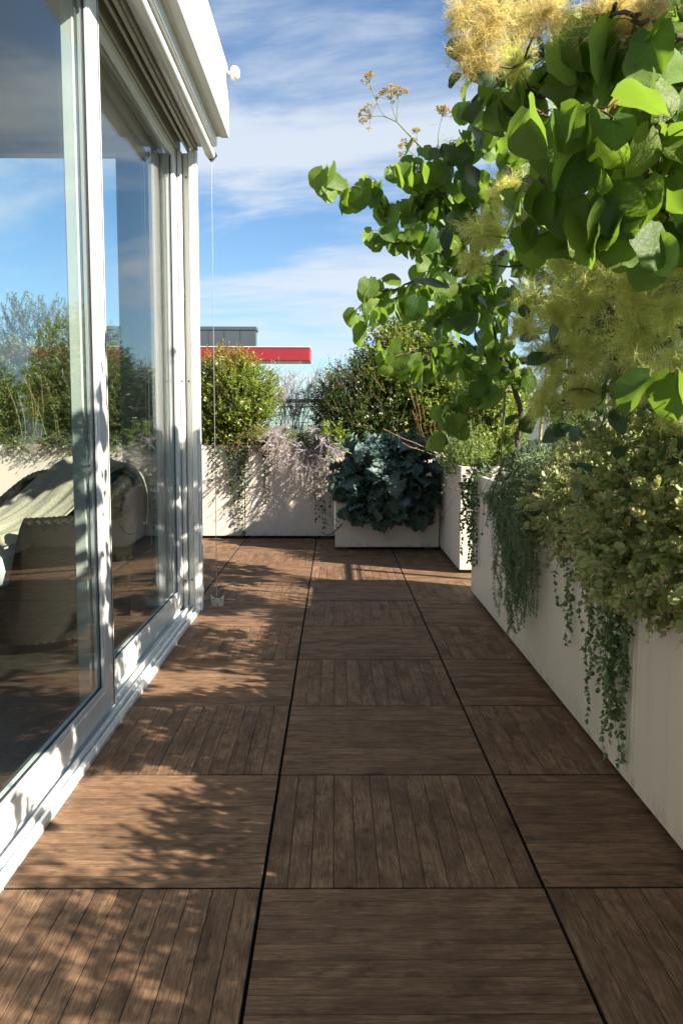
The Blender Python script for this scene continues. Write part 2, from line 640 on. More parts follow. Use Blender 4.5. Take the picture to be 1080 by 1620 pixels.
planter(.945, 1.50, .476, 3.212, .70, 'long white planter under the cascading rosemary on the right')
planter(.945, 1.50, -3.2, .470, .70, 'white planter nearest the camera with trailing creeper on its face')
planter(.977, 1.55, 3.918, 5.60, .705, 'white planter beyond the gap on the right with bare front corner')
planter(.158, .968, 4.977, 5.640, .46, 'low white planter box standing forward under the blue-green kale')
planter(-.610, .152, 5.645, 6.20, .80, 'white planter against the back under the overhanging lilac sage')
planter(.156, 1.62, 5.650, 6.22, .80, 'white planter hidden behind the kale box in the back corner')
planter(-1.93, -.616, 5.645, 6.20, .80, 'white planter against the back beside the glass house corner')
planter(-3.30, -1.936, 5.645, 6.20, .80, 'white planter seen through the glass behind the armchair')
planter(-4.80, -3.306, 5.645, 6.20, .80, 'white planter farthest left behind the glass house')


# ------------------------------------------------------------------ balustrade
def balustrade(x0, x1, y0, y1, n, label):
    root = empty('balustrade', ((x0+x1)/2, (y0+y1)/2, -.3))
    tag(root, label, 'balustrade', 'terrace edge balustrades')
    MB().tube([(x0, y0, 1.19), (x1, y1, 1.19)], .018, 8).build('top_rail', DARKMETAL, root)
    MB().tube([(x0, y0, 1.135), (x1, y1, 1.135)], .008, 6).build('lower_rail', STEEL, root)
    for i in range(n+1):
        f = i/n
        x, y = x0+(x1-x0)*f, y0+(y1-y0)*f
        MB().box(x-.02, x+.02, y-.02, y+.02, -.30, 1.174).build('post', DARKMETAL, root)
        if i < n:
            g = .03/abs(n and ((x1-x0)+(y1-y0))/n)
            xa, ya = x0+(x1-x0)*(f+g/1), y0+(y1-y0)*(f+g)
            xb, yb = x0+(x1-x0)*(f+1/n-g), y0+(y1-y0)*(f+1/n-g)
            ex, ey = (.005, 0) if x0 == x1 else (0, .005)
            MB().box(xa-ex, xb+ex, ya-ey, yb+ey, -.1, 1.11).build('glass_panel', GLASS2, root)
    return root


balustrade(-6.3, 1.80, 6.42, 6.42, 6, 'metal and glass balustrade along the back behind the planters')
balustrade(1.82, 1.82, -7.5, 6.38, 9, 'metal and glass balustrade along the right side behind the trees')

# ------------------------------------------------------------------ glass house
gh = empty('glass_house', (-.65, 2.75, 0))
tag(gh, 'white framed glass house with sliding doors on the left', 'building')
Y0, Y1 = -6.0, 2.80


def gpart(name, mat, *boxes, parent=gh, bev=0.):
    m = MB()
    for b in boxes:
        m.box(*b, bev)
    return m.build(name, mat, parent)


roof = gpart('roof', WHITE, (-4.70, -.425, Y0, Y1, 2.47, 2.755))
gpart('fascia', WHITE, (-.42, -.381, Y0, Y1+.003, 2.417, 2.600), parent=roof, bev=.002)
gpart('fascia', WHITE, (-.42, -.384, Y0, Y1, 2.604, 2.765), parent=roof, bev=.002)
gpart('fascia_return', CREAM, (-.463, -.4205, Y0, Y1-.004, 2.421, 2.432), parent=roof)
gpart('end_fascia', WHITE, (-4.7, -.4225, Y1+.001, Y1+.03, 2.46, 2.76), parent=roof)
knob = MB()
knob.lathe([(0.0, -.002), (.011, 0), (.011, .016), (.030, .020), (.036, .034), (.031, .050), (.018, .060), (0, .062)], (-.380, 2.755, 2.712), 20, 'x')
knob.build('globe_knob', CREAM, gh)
# ceiling, indoor walls
gpart('ceiling', CEIL, (-4.5, -.71, Y0, Y1-.005, 2.425, 2.465))
gpart('wall', PLASTER, (-4.7, -4.55, Y0, Y1, 0, 2.46))
gpart('wall', PLASTER, (-4.54, -.56, Y0-.15, Y0-.001, 0, 2.46))
# end wall towards the back of the terrace: corner panel and lintel
gpart('corner_panel', GREYWALL, (-.955, -.705, 2.805, 2.885, 0, 2.335), bev=.002)
gpart('lintel', GREYWALL, (-4.54, -.705, 2.805, 2.885, 2.338, 2.458))
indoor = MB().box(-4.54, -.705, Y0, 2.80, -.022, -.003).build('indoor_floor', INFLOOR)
tag(indoor, kind='structure')
# head track
ht = MB()
ht.box(-.702, -.548, Y0, Y1-.002, 2.395, 2.466)
ht.box(-.702, -.678, Y0, Y1-.004, 2.338, 2.3945)
ht.box(-.634, -.6245, Y0, Y1-.004, 2.338, 2.3945)
ht.box(-.588, -.578, Y0, Y1-.004, 2.338, 2.3945)
ht.box(-.562, -.548, Y0, Y1-.004, 2.338, 2.3945)
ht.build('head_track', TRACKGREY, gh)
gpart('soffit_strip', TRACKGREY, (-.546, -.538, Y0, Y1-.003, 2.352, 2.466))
# corner jamb: back plate and fins facing the camera
jm = MB()
JY, JB = 2.735, 2.796
jm.box(-.702, -.550, JB-.012, JB, .006, 2.337)
for a, b in ((-.702, -.680), (-.634, -.6135), (-.577, -.550)):
    jm.box(a, b, JY, JB-.0125, .018, 2.3375, .003)
for a, b in ((-.613, -.578),):
    jm.box(a+.004, b-.004, JY+.030, JB-.0128, .018, 2.330, .002)
jamb = jm.build('corner_jamb', WHITE, gh)
for x in (-.5955, -.6245):
    for z in (2.215, 1.20, .165):
        MB().lathe([(.0, -.003), (.0045, -.002), (.005, 0), (.005, .004)], (x, JY+.030 if x > -.6 else JY, z), 10, 'y').build('screw', RUBBER, jamb)
gpart('jamb_cover', ALU, (-.549, -.540, JY+.01, JB+.004, .004, 2.345), bev=.001)
# sill track
sl = MB()
sl.box(-.702, -.565, Y0, JB, -.006, .010)
sl.prism_y([(-.564, -.005), (-.552, -.005), (-.550, .016), (-.555, .026), (-.564, .026)], Y0, JY+.01)
for x in (-.655, -.610, -.578):
    sl.prism_y([(x-.007, .0105), (x+.007, .0105), (x+.006, .026), (x+.003, .034), (x-.003, .034), (x-.006, .026)], Y0, JY+.02)
for x in (-.690, -.632):
    sl.box(x-.002, x+.002, Y0, JY+.02, .0105, .020)
sl.build('sill_track', ALU, gh)


def sliding_door(xo, y0, y1, lab):
    """door whose outer face lies at x = xo"""
    xi = xo-.038
    m = MB()
    m.box(xi, xo, y1-.115, y1, .036, 2.372, .0025)
    m.box(xi, xo, y0, y0+.115, .036, 2.372, .0025)
    m.box(xi+.001, xo-.001, y0+.1155, y1-.1155, .037, .112, .002)
    m.box(xi+.001, xo-.001, y0+.1155, y1-.1155, 2.30, 2.371, .002)
    d = m.build('sliding_door', WHITE, gh)
    d['label'] = lab
    xg = (xi+xo)/2
    MB().box(xg-.004, xg+.004, y0+.112, y1-.112, .109, 2.303).build('pane', GLASS, d)
    g = MB()
    for s in (-1, 1):
        xa, xb = (xg+.0045, xo-.004) if s > 0 else (xi+.004, xg-.0045)
        g.box(xa, xb, y0+.1162, y1-.1162, .1122, .128)
        g.box(xa, xb, y0+.1162, y1-.1162, 2.286, 2.2995)
        g.box(xa, xb, y0+.1158, y0+.127, .1285, 2.2855)
        g.box(xa, xb, y1-.127, y1-.1158, .1285, 2.2855)
    g.build('glazing_bead', ALU, d)
    gk = MB()
    gk.box(xg+.0042, xg+.0075, y0+.128, y1-.128, .1285, .1325)
    gk.box(xg+.0042, xg+.0075, y1-.132, y1-.128, .133, 2.286)
    gk.build('gasket', RUBBER, d)
    MB().tube([(xo+.0008, y1-.02, .04), (xo+.0008, y1-.02, 2.36)], .0016, 4, False).build('brush_seal', RUBBER, d)
    return d


sliding_door(-.592, -.80, 1.130, 'nearer sliding door panel on the outer track')
sliding_door(-.637, .995, 2.770, 'farther sliding door panel closed against the corner jamb')
sliding_door(-.637, -3.0, -.68, 'sliding door panel beside the camera')

# ------------------------------------------------------------------ roller screen with guide wire
rs = empty('roller_screen', (-.48, 2.75, 2.35))
tag(rs, 'white rolled up outdoor screen under the eave with its guide wire', 'roller screen')
MB().box(-.536, -.447, Y0, Y1-.002, 2.372, 2.466, .002).build('cassette', WHITE, rs)
MB().box(-.4465, -.441, Y0, Y1-.002, 2.376, 2.50).build('cassette_lip', ALU, rs)
bb = MB()
a = np.linspace(0, 2*math.pi, 18, endpoint=False)
bb.prism_y([(-.481+.023*math.cos(t), 2.350+.021*math.sin(t)) for t in a], Y0, 2.855, True)
bb.build('bottom_bar', WHITE, rs)
ec = MB()
ec.prism_y([(-.512, 2.357), (-.481, 2.318), (-.450, 2.352), (-.456, 2.364), (-.481, 2.336), (-.506, 2.368)], 2.852, 2.880)
ec.build('end_cap', DARKMETAL, rs)
MB().tube([(-.480, 2.868, .058), (-.480, 2.868, 2.325)], .0018, 6).build('guide_wire', STEEL, rs)
br = empty('floor_bracket', (-.478, 2.90, 0))
tag(br, 'small forked steel bracket holding the guide wire to the floor', 'bracket')
b_ = MB()
pf = [(-.036, .062), (-.030, .0), (.030, .0), (.036, .062), (.012, .040), (0, .044), (-.012, .040)]
vs = [(-.478+x, 2.872, z+.001) for x, z in pf]+[(-.478+x, 2.877, z+.001) for x, z in pf]
n_ = len(pf)
b_.add(vs, [(0, 1, 6), (1, 5, 6), (1, 2, 5), (2, 4, 5), (2, 3, 4), (n_, n_+6, n_+1), (n_+1, n_+6, n_+5), (n_+1, n_+5, n_+2), (n_+2, n_+5, n_+4), (n_+2, n_+4, n_+3)]
       + [(i, n_+i, n_+(i+1) % n_, (i+1) % n_) for i in range(n_)])
b_.box(-.508, -.448, 2.877, 2.925, .001, .006)
b_.build('plate', STEEL, br)
for x, z in ((-.498, .036), (-.458, .036), (-.478, .011)):
    MB().lathe([(0, -.003), (.0042, -.002), (.0045, .001)], (x, 2.872, z), 10, 'y').build('screw', DARKMETAL, br)

# ------------------------------------------------------------------ far building
fb = empty('red_canopy_building', (-9, 44, -19))
tag(fb, 'distant dark grey block with a flat red canopy', 'building')
RED = simple('red_cladding', (.23, .011, .019), .5, 0, .05, .6)
SLATE = simple('slate_cladding', (.052, .066, .074), .5, 0, .06, .8)
GLZ = simple('dark_window', (.03, .04, .05), .12)
cnp = MB().box(-26, -1.03, 40, 42.5, 3.90, 4.51, .02).build('canopy', RED, fb)
MB().box(-26, -1.00, 39.97, 42.5, 4.512, 4.555).build('coping', PLASTER, cnp)
for i in range(8):
    MB().box(-1.4-i*3.0-2.4, -1.4-i*3.0, 40.4, 42.3, 3.885, 3.898).build('soffit_panel', simple('soffit_wood', (.42, .30, .19), .6) if i == 0 else bpy.data.materials['soffit_wood'], cnp)
MB().box(-25, -4.0, 43.5, 44.9, -19, 3.84).build('wall', SLATE, fb)
for i in range(9):
    x = -5.0-i*2.2
    w_ = MB().box(x-1.7, x, 43.42, 43.49, 1.0, 3.2).build('window', DARKMETAL, fb)
    MB().box(x-1.63, x-.07, 43.40, 43.415, 1.07, 3.13).build('pane', GLZ, w_)
tw = MB().box(-12.5, -4.06, 45.05, 46.2, 3.9, 5.98).build('tower', SLATE, fb)
for i in range(10):
    MB().box(-4.00-.84*(i+1)+.015, -4.00-.84*i-.015, 44.98, 45.048, 4.64, 5.80, .01).build('cladding_panel', SLATE, tw)
MB().box(-12.55, -3.98, 44.95, 46.3, 5.83, 6.0).build('parapet', SLATE, tw)


# ------------------------------------------------------------------ plant tools
def tmpl_oval(w=.5, fold=.18, curl=.15, tip=1.0):
    V = np.array([(0, 0, 0), (-.36*w*2*.5, .25, fold*.3), (-w*.5, .55, fold*.4-curl*.2), (0, .5, -.02), (w*.5, .55, fold*.4-curl*.2),
                  (.36*w, .25, fold*.3), (0, tip, -curl)], float)
    F = np.array([(0, 3, 1), (1, 3, 2), (2, 3, 6), (3, 4, 6), (0, 5, 3), (5, 4, 3)])
    return V, F


def tmpl_disc(w=.8, cup=.12, curl=.1, k=9):
    a = np.linspace(0, 2*math.pi, k, endpoint=False)-math.pi/2
    y = .5+.5*np.sin(a); x = .5*w*np.cos(a)*(1-.12*(y-.4))
    V = np.vstack([np.c_[x, y, cup*np.abs(x)*2-curl*y*y], [0, .52, -.04-curl*.2]])
    F = np.array([(i, (i+1) % k, k) for i in range(k)])
    return V, F


def tmpl_needle(w=.09, curl=.15):
    V = np.array([(0, 0, 0), (w*.5, .5, 0.03), (0, 1, -curl), (-w*.5, .5, .03)], float)
    return V, np.array([(0, 1, 2), (0, 2, 3)])


def tmpl_grid(width, ylob, fold, curl, seed, ruffle=0., nf=5, rows=7, cols=5):
    """broad leaf: rows along the midrib, cols across; width(t) half width, ylob(t) backward shift of the edge"""
    r = np.random.default_rng(seed)
    V = []
    ph = r.uniform(0, 6, 3)
    for j in range(rows):
        t = j/(rows-1)
        for i in range(cols):
            s = (i/(cols-1))*2-1
            x = s*width(t)
            y = t-ylob(t)*abs(s)**1.6
            z = fold*abs(x)-curl*t*t+ruffle*abs(s)**2*math.sin(nf*(t*3+s*.7)+ph[0])*(.5+t)
            z += .05*math.sin(3*x+ph[1])*math.sin(4*t+ph[2])
            x += ruffle*.5*abs(s)*math.cos(nf*(t*3.3)+ph[1])*.5
            V.append((x, y, z))
    F = []
    for j in range(rows-1):
        for i in range(cols-1):
            a, b, c, d = j*cols+i, j*cols+i+1, (j+1)*cols+i+1, (j+1)*cols+i
            F += [(a, b, c), (a, c, d)]
    return np.array(V), np.array(F)


def interp(xs, ys):
    return lambda t: float(np.interp(t, xs, ys))


REDW = interp([0, .06, .16, .3, .45, .6, .75, .87, .95, 1], [.12, .31, .45, .52, .53, .50, .42, .31, .19, .04])
REDL = interp([0, .1, .3, .5, 1], [.16, .12, .06, .0, 0])
HEART = [tmpl_grid(REDW, REDL, f, c, s, .03, 4, 10, 7) for f, c, s in ((.08, .12, 1), (.22, .22, 2), (.38, .15, 3), (.15, .40, 4), (.50, .25, 5), (-.12, .25, 6), (.28, .05, 7))]
KALEW = interp([0, .15, .4, .65, .85, .95, 1], [.05, .20, .42, .56, .54, .42, .24])
KALE = [tmpl_grid(KALEW, lambda t: -.05*t, .12, c, s, .20, 8, 13, 11) for c, s in ((.25, 1), (.55, 2), (.4, 3), (.1, 4), (.7, 5), (.5, 6))]
OVAL = [tmpl_oval(.46, .16, .12), tmpl_oval(.52, .28, .25), tmpl_oval(.42, .05, .3)]
ROUND = [tmpl_oval(.78, .22, .15, .95), tmpl_oval(.85, .35, .3, .95), tmpl_oval(.72, .05, .25)]
DISC = [tmpl_disc(.80, .10, .1), tmpl_disc(.88, .3, .25), tmpl_disc(.72, .05, .3), tmpl_disc(.78, .22, -.1)]
LANCE = [tmpl_oval(.24, .12, .2), tmpl_oval(.28, .2, .35), tmpl_oval(.22, .05, .1)]
NEEDLE = [tmpl_needle(.10, .15), tmpl_needle(.12, -.1), tmpl_needle(.09, .3)]


def frames(d, n):
    """matrices whose columns are across, along, normal"""
    d = norm(d)
    n = n-(n*d).sum(-1, keepdims=True)*d
    n = norm(n)
    x = np.cross(d, n)
    return np.stack([x, d, n], -1)


def scatter(tm, rng, P, M, S):
    """copies of the templates: positions P, frames M, sizes S -> V, F, rnd"""
    N = len(P)
    pick = rng.integers(0, len(tm), N)
    val = rng.random(N)
    Vs, Fs, Rs, b = [], [], [], 0
    for k, (V, F) in enumerate(tm):
        ix = np.where(pick == k)[0]
        if not len(ix): continue
        W_ = np.einsum('nij,vj->nvi', M[ix]*S[ix][:, None, None], V)+P[ix][:, None, :]
        Vs.append(W_.reshape(-1, 3))
        Fs.append((F[None]+(np.arange(len(ix))*len(V))[:, None, None]).reshape(-1, 3)+b)
        Rs.append(np.repeat(val[ix], len(V)))
        b += len(ix)*len(V)
    return np.concatenate(Vs), np.concatenate(Fs), np.concatenate(Rs)


def merge(*parts):
    Vs, Fs, Rs, b = [], [], [], 0
    for V, F, R in parts:
        Vs.append(V); Fs.append(F+b); Rs.append(R); b += len(V)
    return np.concatenate(Vs), np.concatenate(Fs), np.concatenate(Rs)


def ribbons(PT, rad_, n=3):
    """many thin tubes at once: PT (N, m, 3), radius per point (m,) or (N, m)"""
    N, m, _ = PT.shape
    T = np.zeros_like(PT)
    T[:, 1:-1] = PT[:, 2:]-PT[:, :-2]
    T[:, 0] = PT[:, 1]-PT[:, 0]; T[:, -1] = PT[:, -1]-PT[:, -2]
    T = norm(T)
    ref = np.where(np.abs(T[:, :1, 2:3]) < .9, np.array([0, 0, 1.]), np.array([1., 0, 0]))
    u = norm(np.cross(T, np.broadcast_to(ref, T.shape))); w = np.cross(T, u)
    rr = np.broadcast_to(np.asarray(rad_, float), (N, m))
    a = np.linspace(0, 2*math.pi, n, endpoint=False)
    V = PT[:, :, None, :]+rr[:, :, None, None]*(np.cos(a)[:, None]*u[:, :, None, :]+np.sin(a)[:, None]*w[:, :, None, :])
    i, j = np.meshgrid(np.arange(m-1), np.arange(n), indexing='ij')
    i, j = i.ravel(), j.ravel()
    A, B = i*n+j, i*n+(j+1) % n
    Cc, D = (i+1)*n+(j+1) % n, (i+1)*n+j
    F = np.concatenate([np.stack([A, B, Cc], 1), np.stack([A, Cc, D], 1)])
    F = (F[None]+(np.arange(N)*m*n)[:, None, None]).reshape(-1, 3)
    return V.reshape(-1, 3), F, np.repeat(np.random.default_rng(N).random(N), m*n)


def lumps(rng, u, amp=.25, k=7):
    """uneven outline: a few bumps over the sphere of directions"""
    c = norm(rng.normal(size=(k, 3)))
    d = np.clip(u@c.T, 0, 1)**6
    return 1+amp*(d*rng.uniform(-1, 1, k)).sum(1)


def twig_set(rng, n, center, radii, base, L, inner=.45, up=.25, out=.6, noise=.35, sag=.0, amp=.3, m=5):
    """twigs ending inside a lumpy ellipsoid, growing away from the base"""
    center, radii, base = (np.asarray(q, float) for q in (center, radii, base))
    u = norm(rng.normal(size=(n, 3)))
    r = rng.uniform(inner**3, 1, n)**(1/3)
    tip = center+radii*u*(r*lumps(rng, u, amp))[:, None]
    d = norm(norm(tip-base)*(1-out)+norm(u/radii)*out+np.array([0, 0, up])+noise*rng.normal(size=(n, 3)))
    Ln = L*rng.uniform(.6, 1.3, n)
    s = np.linspace(0, 1, m)
    side = noise*.35*rng.normal(size=(n, 3))
    P = tip[:, None, :]+d[:, None, :]*((s-1)[None, :, None]*Ln[:, None, None])
    P = P+side[:, None, :]*((s*(1-s))[None, :, None]*Ln[:, None, None])
    P[:, :, 2] -= sag*(s**2)[None, :]*Ln[:, None]
    return P


def leaves_on(rng, P, per, size, ang=.9, upn=.7, jit=.3, tm=OVAL, opposite=False, droop=0., s0=.08, taper=.25):
    """leaves along every twig in P (N, m, 3)"""
    N, m, _ = P.shape
    s = np.clip(np.linspace(s0, 1, per)[None]+rng.normal(0, .28*(1-s0)/per, (N, per)), 0, 1)
    f = s*(m-1)
    i0 = np.minimum(f.astype(int), m-2); fr = (f-i0)[..., None]
    rw = np.arange(N)[:, None]
    A = P[rw, i0]*(1-fr)+P[rw, i0+1]*fr
    T = norm(P[rw, i0+1]-P[rw, i0])
    ref = norm(np.cross(T, np.array([.31, .22, .92])))
    b2 = np.cross(T, ref)
    ph = (np.arange(per)*(math.pi/2 if opposite else 2.4))[None]+rng.uniform(0, 6.28, (N, 1))+rng.normal(0, .3, (N, per))
    out = []
    for k in range(2 if opposite else 1):
        q = ph+k*math.pi
        R = ref*np.cos(q)[..., None]+b2*np.sin(q)[..., None]
        a = ang+rng.normal(0, .18, (N, per))
        a = a*np.linspace(1.1, .55, per)[None]
        d = T*np.cos(a)[..., None]+R*np.sin(a)[..., None]
        d[..., 2] -= droop
        nn = T*np.sin(a)[..., None]-R*np.cos(a)[..., None]+np.array([0, 0, upn])+jit*rng.normal(size=d.shape)
        S = size*rng.uniform(.55, 1.3, (N, per))*np.linspace(1, 1-taper, per)[None]
        out.append(scatter(tm, rng, A.reshape(-1, 3), frames(d.reshape(-1, 3), nn.reshape(-1, 3)), S.ravel()))
    return merge(*out)


def stems_to(rng, base, P, n, r0=.006, spread=.04):
    """main stems from the base to the feet of some twigs"""
    base = np.asarray(base, float)
    ix = rng.choice(len(P), min(n, len(P)), replace=False)
    e = P[ix, 0]
    b = base+np.c_[rng.normal(0, spread, (len(ix), 2)), np.zeros(len(ix))]
    s = np.linspace(0, 1, 7)[None, :, None]
    mid = b*.45+e*.55; mid[:, 2] += .15*np.linalg.norm(e-b, axis=1)*rng.uniform(-.3, 1, len(ix))
    c = b[:, None]*(1-s)**2+mid[:, None]*2*s*(1-s)+e[:, None]*s*s
    c[:, 1:-1] += .012*rng.normal(size=c[:, 1:-1].shape)
    return ribbons(c, np.linspace(r0, r0*.35, 7), 5)


def plant(name, label, cat, base, group=None):
    r = empty(name, tuple(base))
    return tag(r, label, cat, group)


def stuff(o):
    o['kind'] = 'stuff'
    return o


def shrub(name, label, base, center, radii, n, L, per, size, mat, tm=OVAL, seed=0, stems=40, bark=None, twigmat=None, group=None, cat='shrub',
          opposite=False, inner=.45, up=.25, ang=.9, upn=.7, sag=0., droop=0., twr=.0012, amp=.3, r0=.006, noise=.35, spread=.05):
    rng = np.random.default_rng(seed)
    root = plant(name, label, cat, base, group)
    P = twig_set(rng, n, center, radii, base, L, inner, up, sag=sag, amp=amp, noise=noise)
    stuff(tri_mesh('foliage', *leaves_on(rng, P, per, size, ang, upn, tm=tm, opposite=opposite, droop=droop), mat, root))
    stuff(tri_mesh('twigs', *ribbons(P, np.linspace(twr*1.6, twr*.6, P.shape[1]), 3), twigmat or TWIG, root))
    stuff(tri_mesh('stems', *stems_to(rng, base, P, stems, r0, spread), bark or BARK, root))
    return root, P, rng


def bezier(pts, m=14):
    """smooth polyline through the given points (Catmull-Rom)"""
    p = np.asarray(pts, float)
    p = np.vstack([2*p[0]-p[1], p, 2*p[-1]-p[-2]])
    out = []
    segs = len(p)-3
    for i in range(segs):
        k = max(2, m//segs)
        for t in np.linspace(0, 1, k, endpoint=(i == segs-1)):
            a, b, c, d = p[i:i+4]
            out.append(.5*((2*b)+(-a+c)*t+(2*a-5*b+4*c-d)*t*t+(-a+3*b-3*c+d)*t**3))
    return np.array(out)


# leaf materials
M_RED = leafmat('redbud_leaf', (.030, .095, .015), (.165, .245, .034), 2.2, .50, .48, (.26, .42, .03), False, .3)
M_REDV = leafmat('redbud_leaf_veined', (.030, .095, .015), (.165, .245, .034), 2.2, .50, .48, (.26, .42, .03), True, .3)
M_MYR = leafmat('myrtle_leaf', (.022, .060, .014), (.085, .14, .022), 1.2, .25, .30, spec=.5)
M_MYRL = leafmat('bright_myrtle_leaf', (.075, .145, .018), (.25, .31, .04), 1.2, .35, .35)
M_ORANGE = leafmat('orange_shoot', (.42, .12, .012), (.36, .20, .03), 1.1, .4)
M_PITT = leafmat('yellow_green_leaf', (.10, .17, .025), (.24, .30, .045), 1.2, .40, .38)
M_MARJ = leafmat('grey_green_leaf', (.19, .26, .085), (.38, .43, .20), 1.3, .30, .55)
M_BRACT = leafmat('pink_tan_bract', (.38, .30, .18), (.55, .45, .32), 1.1, .35, .6)
M_ROSM = leafmat('rosemary_needle', (.050, .105, .042), (.115, .18, .075), 1.5, .25, .45)
M_CREEP = leafmat('creeper_leaf', (.045, .105, .025), (.11, .18, .045), 1.3, .3, .4)
M_IVY = leafmat('dark_trailing_leaf', (.03, .065, .02), (.07, .12, .03), 1.3, .25, .4)
M_KALE = leafmat('kale_leaf', (.035, .085, .065), (.085, .150, .115), 1.3, .14, .5, (.12, .22, .10), spec=.35)
M_KALE2 = leafmat('kale_leaf_pale', (.060, .110, .090), (.115, .165, .150), 1.2, .14, .5, (.15, .24, .12), spec=.35)
M_SAGE = leafmat('lilac_flower', (.41, .35, .50), (.62, .55, .68), 1.1, .35, .7)
M_SAGEL = leafmat('sage_leaf', (.16, .19, .12), (.24, .26, .16), 1.2, .25, .6)
M_DRY = leafmat('dry_leaf', (.24, .13, .045), (.36, .22, .08), 1.1, .35, .7)
M_PLUME = leafmat('smoke_plume', (.62, .65, .18), (.82, .82, .36), 1.0, .58, .8, (.86, .90, .26))
M_PLUME2 = leafmat('warm_lit_plume', (.62, .53, .19), (.80, .68, .34), 1.0, .55, .8, (.88, .74, .26))  # warm light on the upper plumes is put into this colour
M_SMOKEL = leafmat('smoke_tree_leaf', (.020, .055, .020), (.05, .10, .03), 1.4, .25, .4)
M_UND = leafmat('light_undergrowth_leaf', (.10, .17, .03), (.21, .27, .06), 1.3, .4, .45)
M_OLIVE = leafmat('olive_leaf', (.12, .16, .10), (.22, .25, .17), 1.5, .2, .5)
M_FLOWER = leafmat('cream_flower', (.62, .55, .36), (.75, .70, .52), 1.0, .3, .6)
M_FENN = leafmat('fennel_seed', (.42, .24, .03), (.55, .34, .05), 1.0, .3, .6)
M_SEED = simple('dry_seed_head', (.085, .055, .04), .9, 0, .4, 90)


# ------------------------------------------------------------------ trees with broad leaves
def broadleaf_tree(name, label, base, limbs, seed, step, tw, per, size, shown, ncap=300, mat=None, mat2=None, trunk_r=.016, petiole=.035, tmpl=HEART, cat='tree', bark=None, hang=.75):
    """limbs: lists of (point, ...) polylines with (r0, r1, leafy from 0..1); the largest leaves are single objects"""
    rng = np.random.default_rng(seed)
    root = plant(name, label, cat, base)
    tr = MB(); br_ = MB()
    P, D = [], []
    pet = []
    for li, (pts, r0, r1, s0) in enumerate(limbs):
        c = bezier(pts, 6*len(pts))
        c[1:-1] += .006*rng.normal(size=c[1:-1].shape)
        (tr if li == 0 else br_).tube(c, np.linspace(r0, r1, len(c)), 7)
        seg = np.linalg.norm(np.diff(c, axis=0), axis=1); cum = np.r_[0, np.cumsum(seg)]
        tot = cum[-1]
        q = s0*tot
        k = 0
        while q < tot:
            i = min(np.searchsorted(cum, q, 'right')-1, len(c)-2)
            p = c[i]+(c[i+1]-c[i])*(q-cum[i])/max(seg[i], 1e-6)
            t = norm(c[i+1]-c[i])
            side = norm(np.cross(t, rng.normal(size=3)))
            d = norm(t*.55+side*.8+np.array([0, 0, .12]))
            ln = tw*rng.uniform(.5, 1.3)*(1-.45*q/tot)
            e = p+d*ln+np.array([0, 0, -.12*ln])
            tp = np.array([p, p+(e-p)*.35+.008*rng.normal(size=3), p+(e-p)*.7+.008*rng.normal(size=3), e])
            br_.tube(tp, [.0028, .0022, .0017, .0012], 4, False)
            for j in range(per):
                f = .2+.8*j/max(per-1, 1)
                a = p+(e-p)*f
                sd = norm(np.cross(d, np.array([0, 0, 1.])+.5*rng.normal(size=3)))*(1 if j % 2 else -1)
                pd = norm(d*.5+sd*.9+.25*rng.normal(size=3)+np.array([0, 0, .1]))
                pl = petiole*rng.uniform(.6, 1.3)
                b = a+pd*pl
                pet.append([a, a+pd*pl*.55+np.array([0, 0, .003]), b])
                bd = norm(pd*(1-hang)+np.array([0, 0, -hang])+.28*rng.normal(size=3))
                P.append(b); D.append((bd, norm(pd+.55*rng.normal(size=3)+np.array([0, 0, .35]))))
            q += step*rng.uniform(.7, 1.3)
            k += 1
    tr.build('trunk', bark or BARK, root)
    br_.build('branches', bark or BARK, root)
    stuff(tri_mesh('petioles', *ribbons(np.array(pet), np.array([.0013, .0011, .0010]), 3), TWIG, root))
    P = np.array(P); d = np.array([x[0] for x in D]); n = np.array([x[1] for x in D])
    S = size*np.clip(rng.normal(1, .22, len(P)), .45, 1.5)
    M = frames(d, n)
    # how large each one shows from the path: nearest first
    v = P-CAM_C
    z = v@_fw
    px = np.abs(v@_r2)/np.maximum(z, .01); py = np.abs(v@_d2)/np.maximum(z, .01)
    vis = (z > .2) & (px < .42) & (py < .62)
    order = np.argsort(-(S/np.maximum(z, .2))*np.where(vis, 1, .01))
    single = order[:min(shown, int(vis.sum()))]
    rest = np.setdiff1d(np.arange(len(P)), single)
    off = np.array(root.location)
    mes = [tri_mesh('leaf', V, F, np.full(len(V), .13*i), mat2 or mat, False, True, (0, 0, 0)) for i, (V, F) in enumerate(tmpl)]
    for i in single:
        o = bpy.data.objects.new('leaf', mes[rng.integers(len(mes))])
        R4 = np.eye(4); R4[:3, :3] = M[i]*S[i]; R4[:3, 3] = P[i]-off
        o.matrix_local = Matrix(R4.tolist())
        link(o, root)
    if len(rest):
        stuff(tri_mesh('foliage', *scatter(tmpl, rng, P[rest], M[rest], S[rest]), mat, root))
    return root


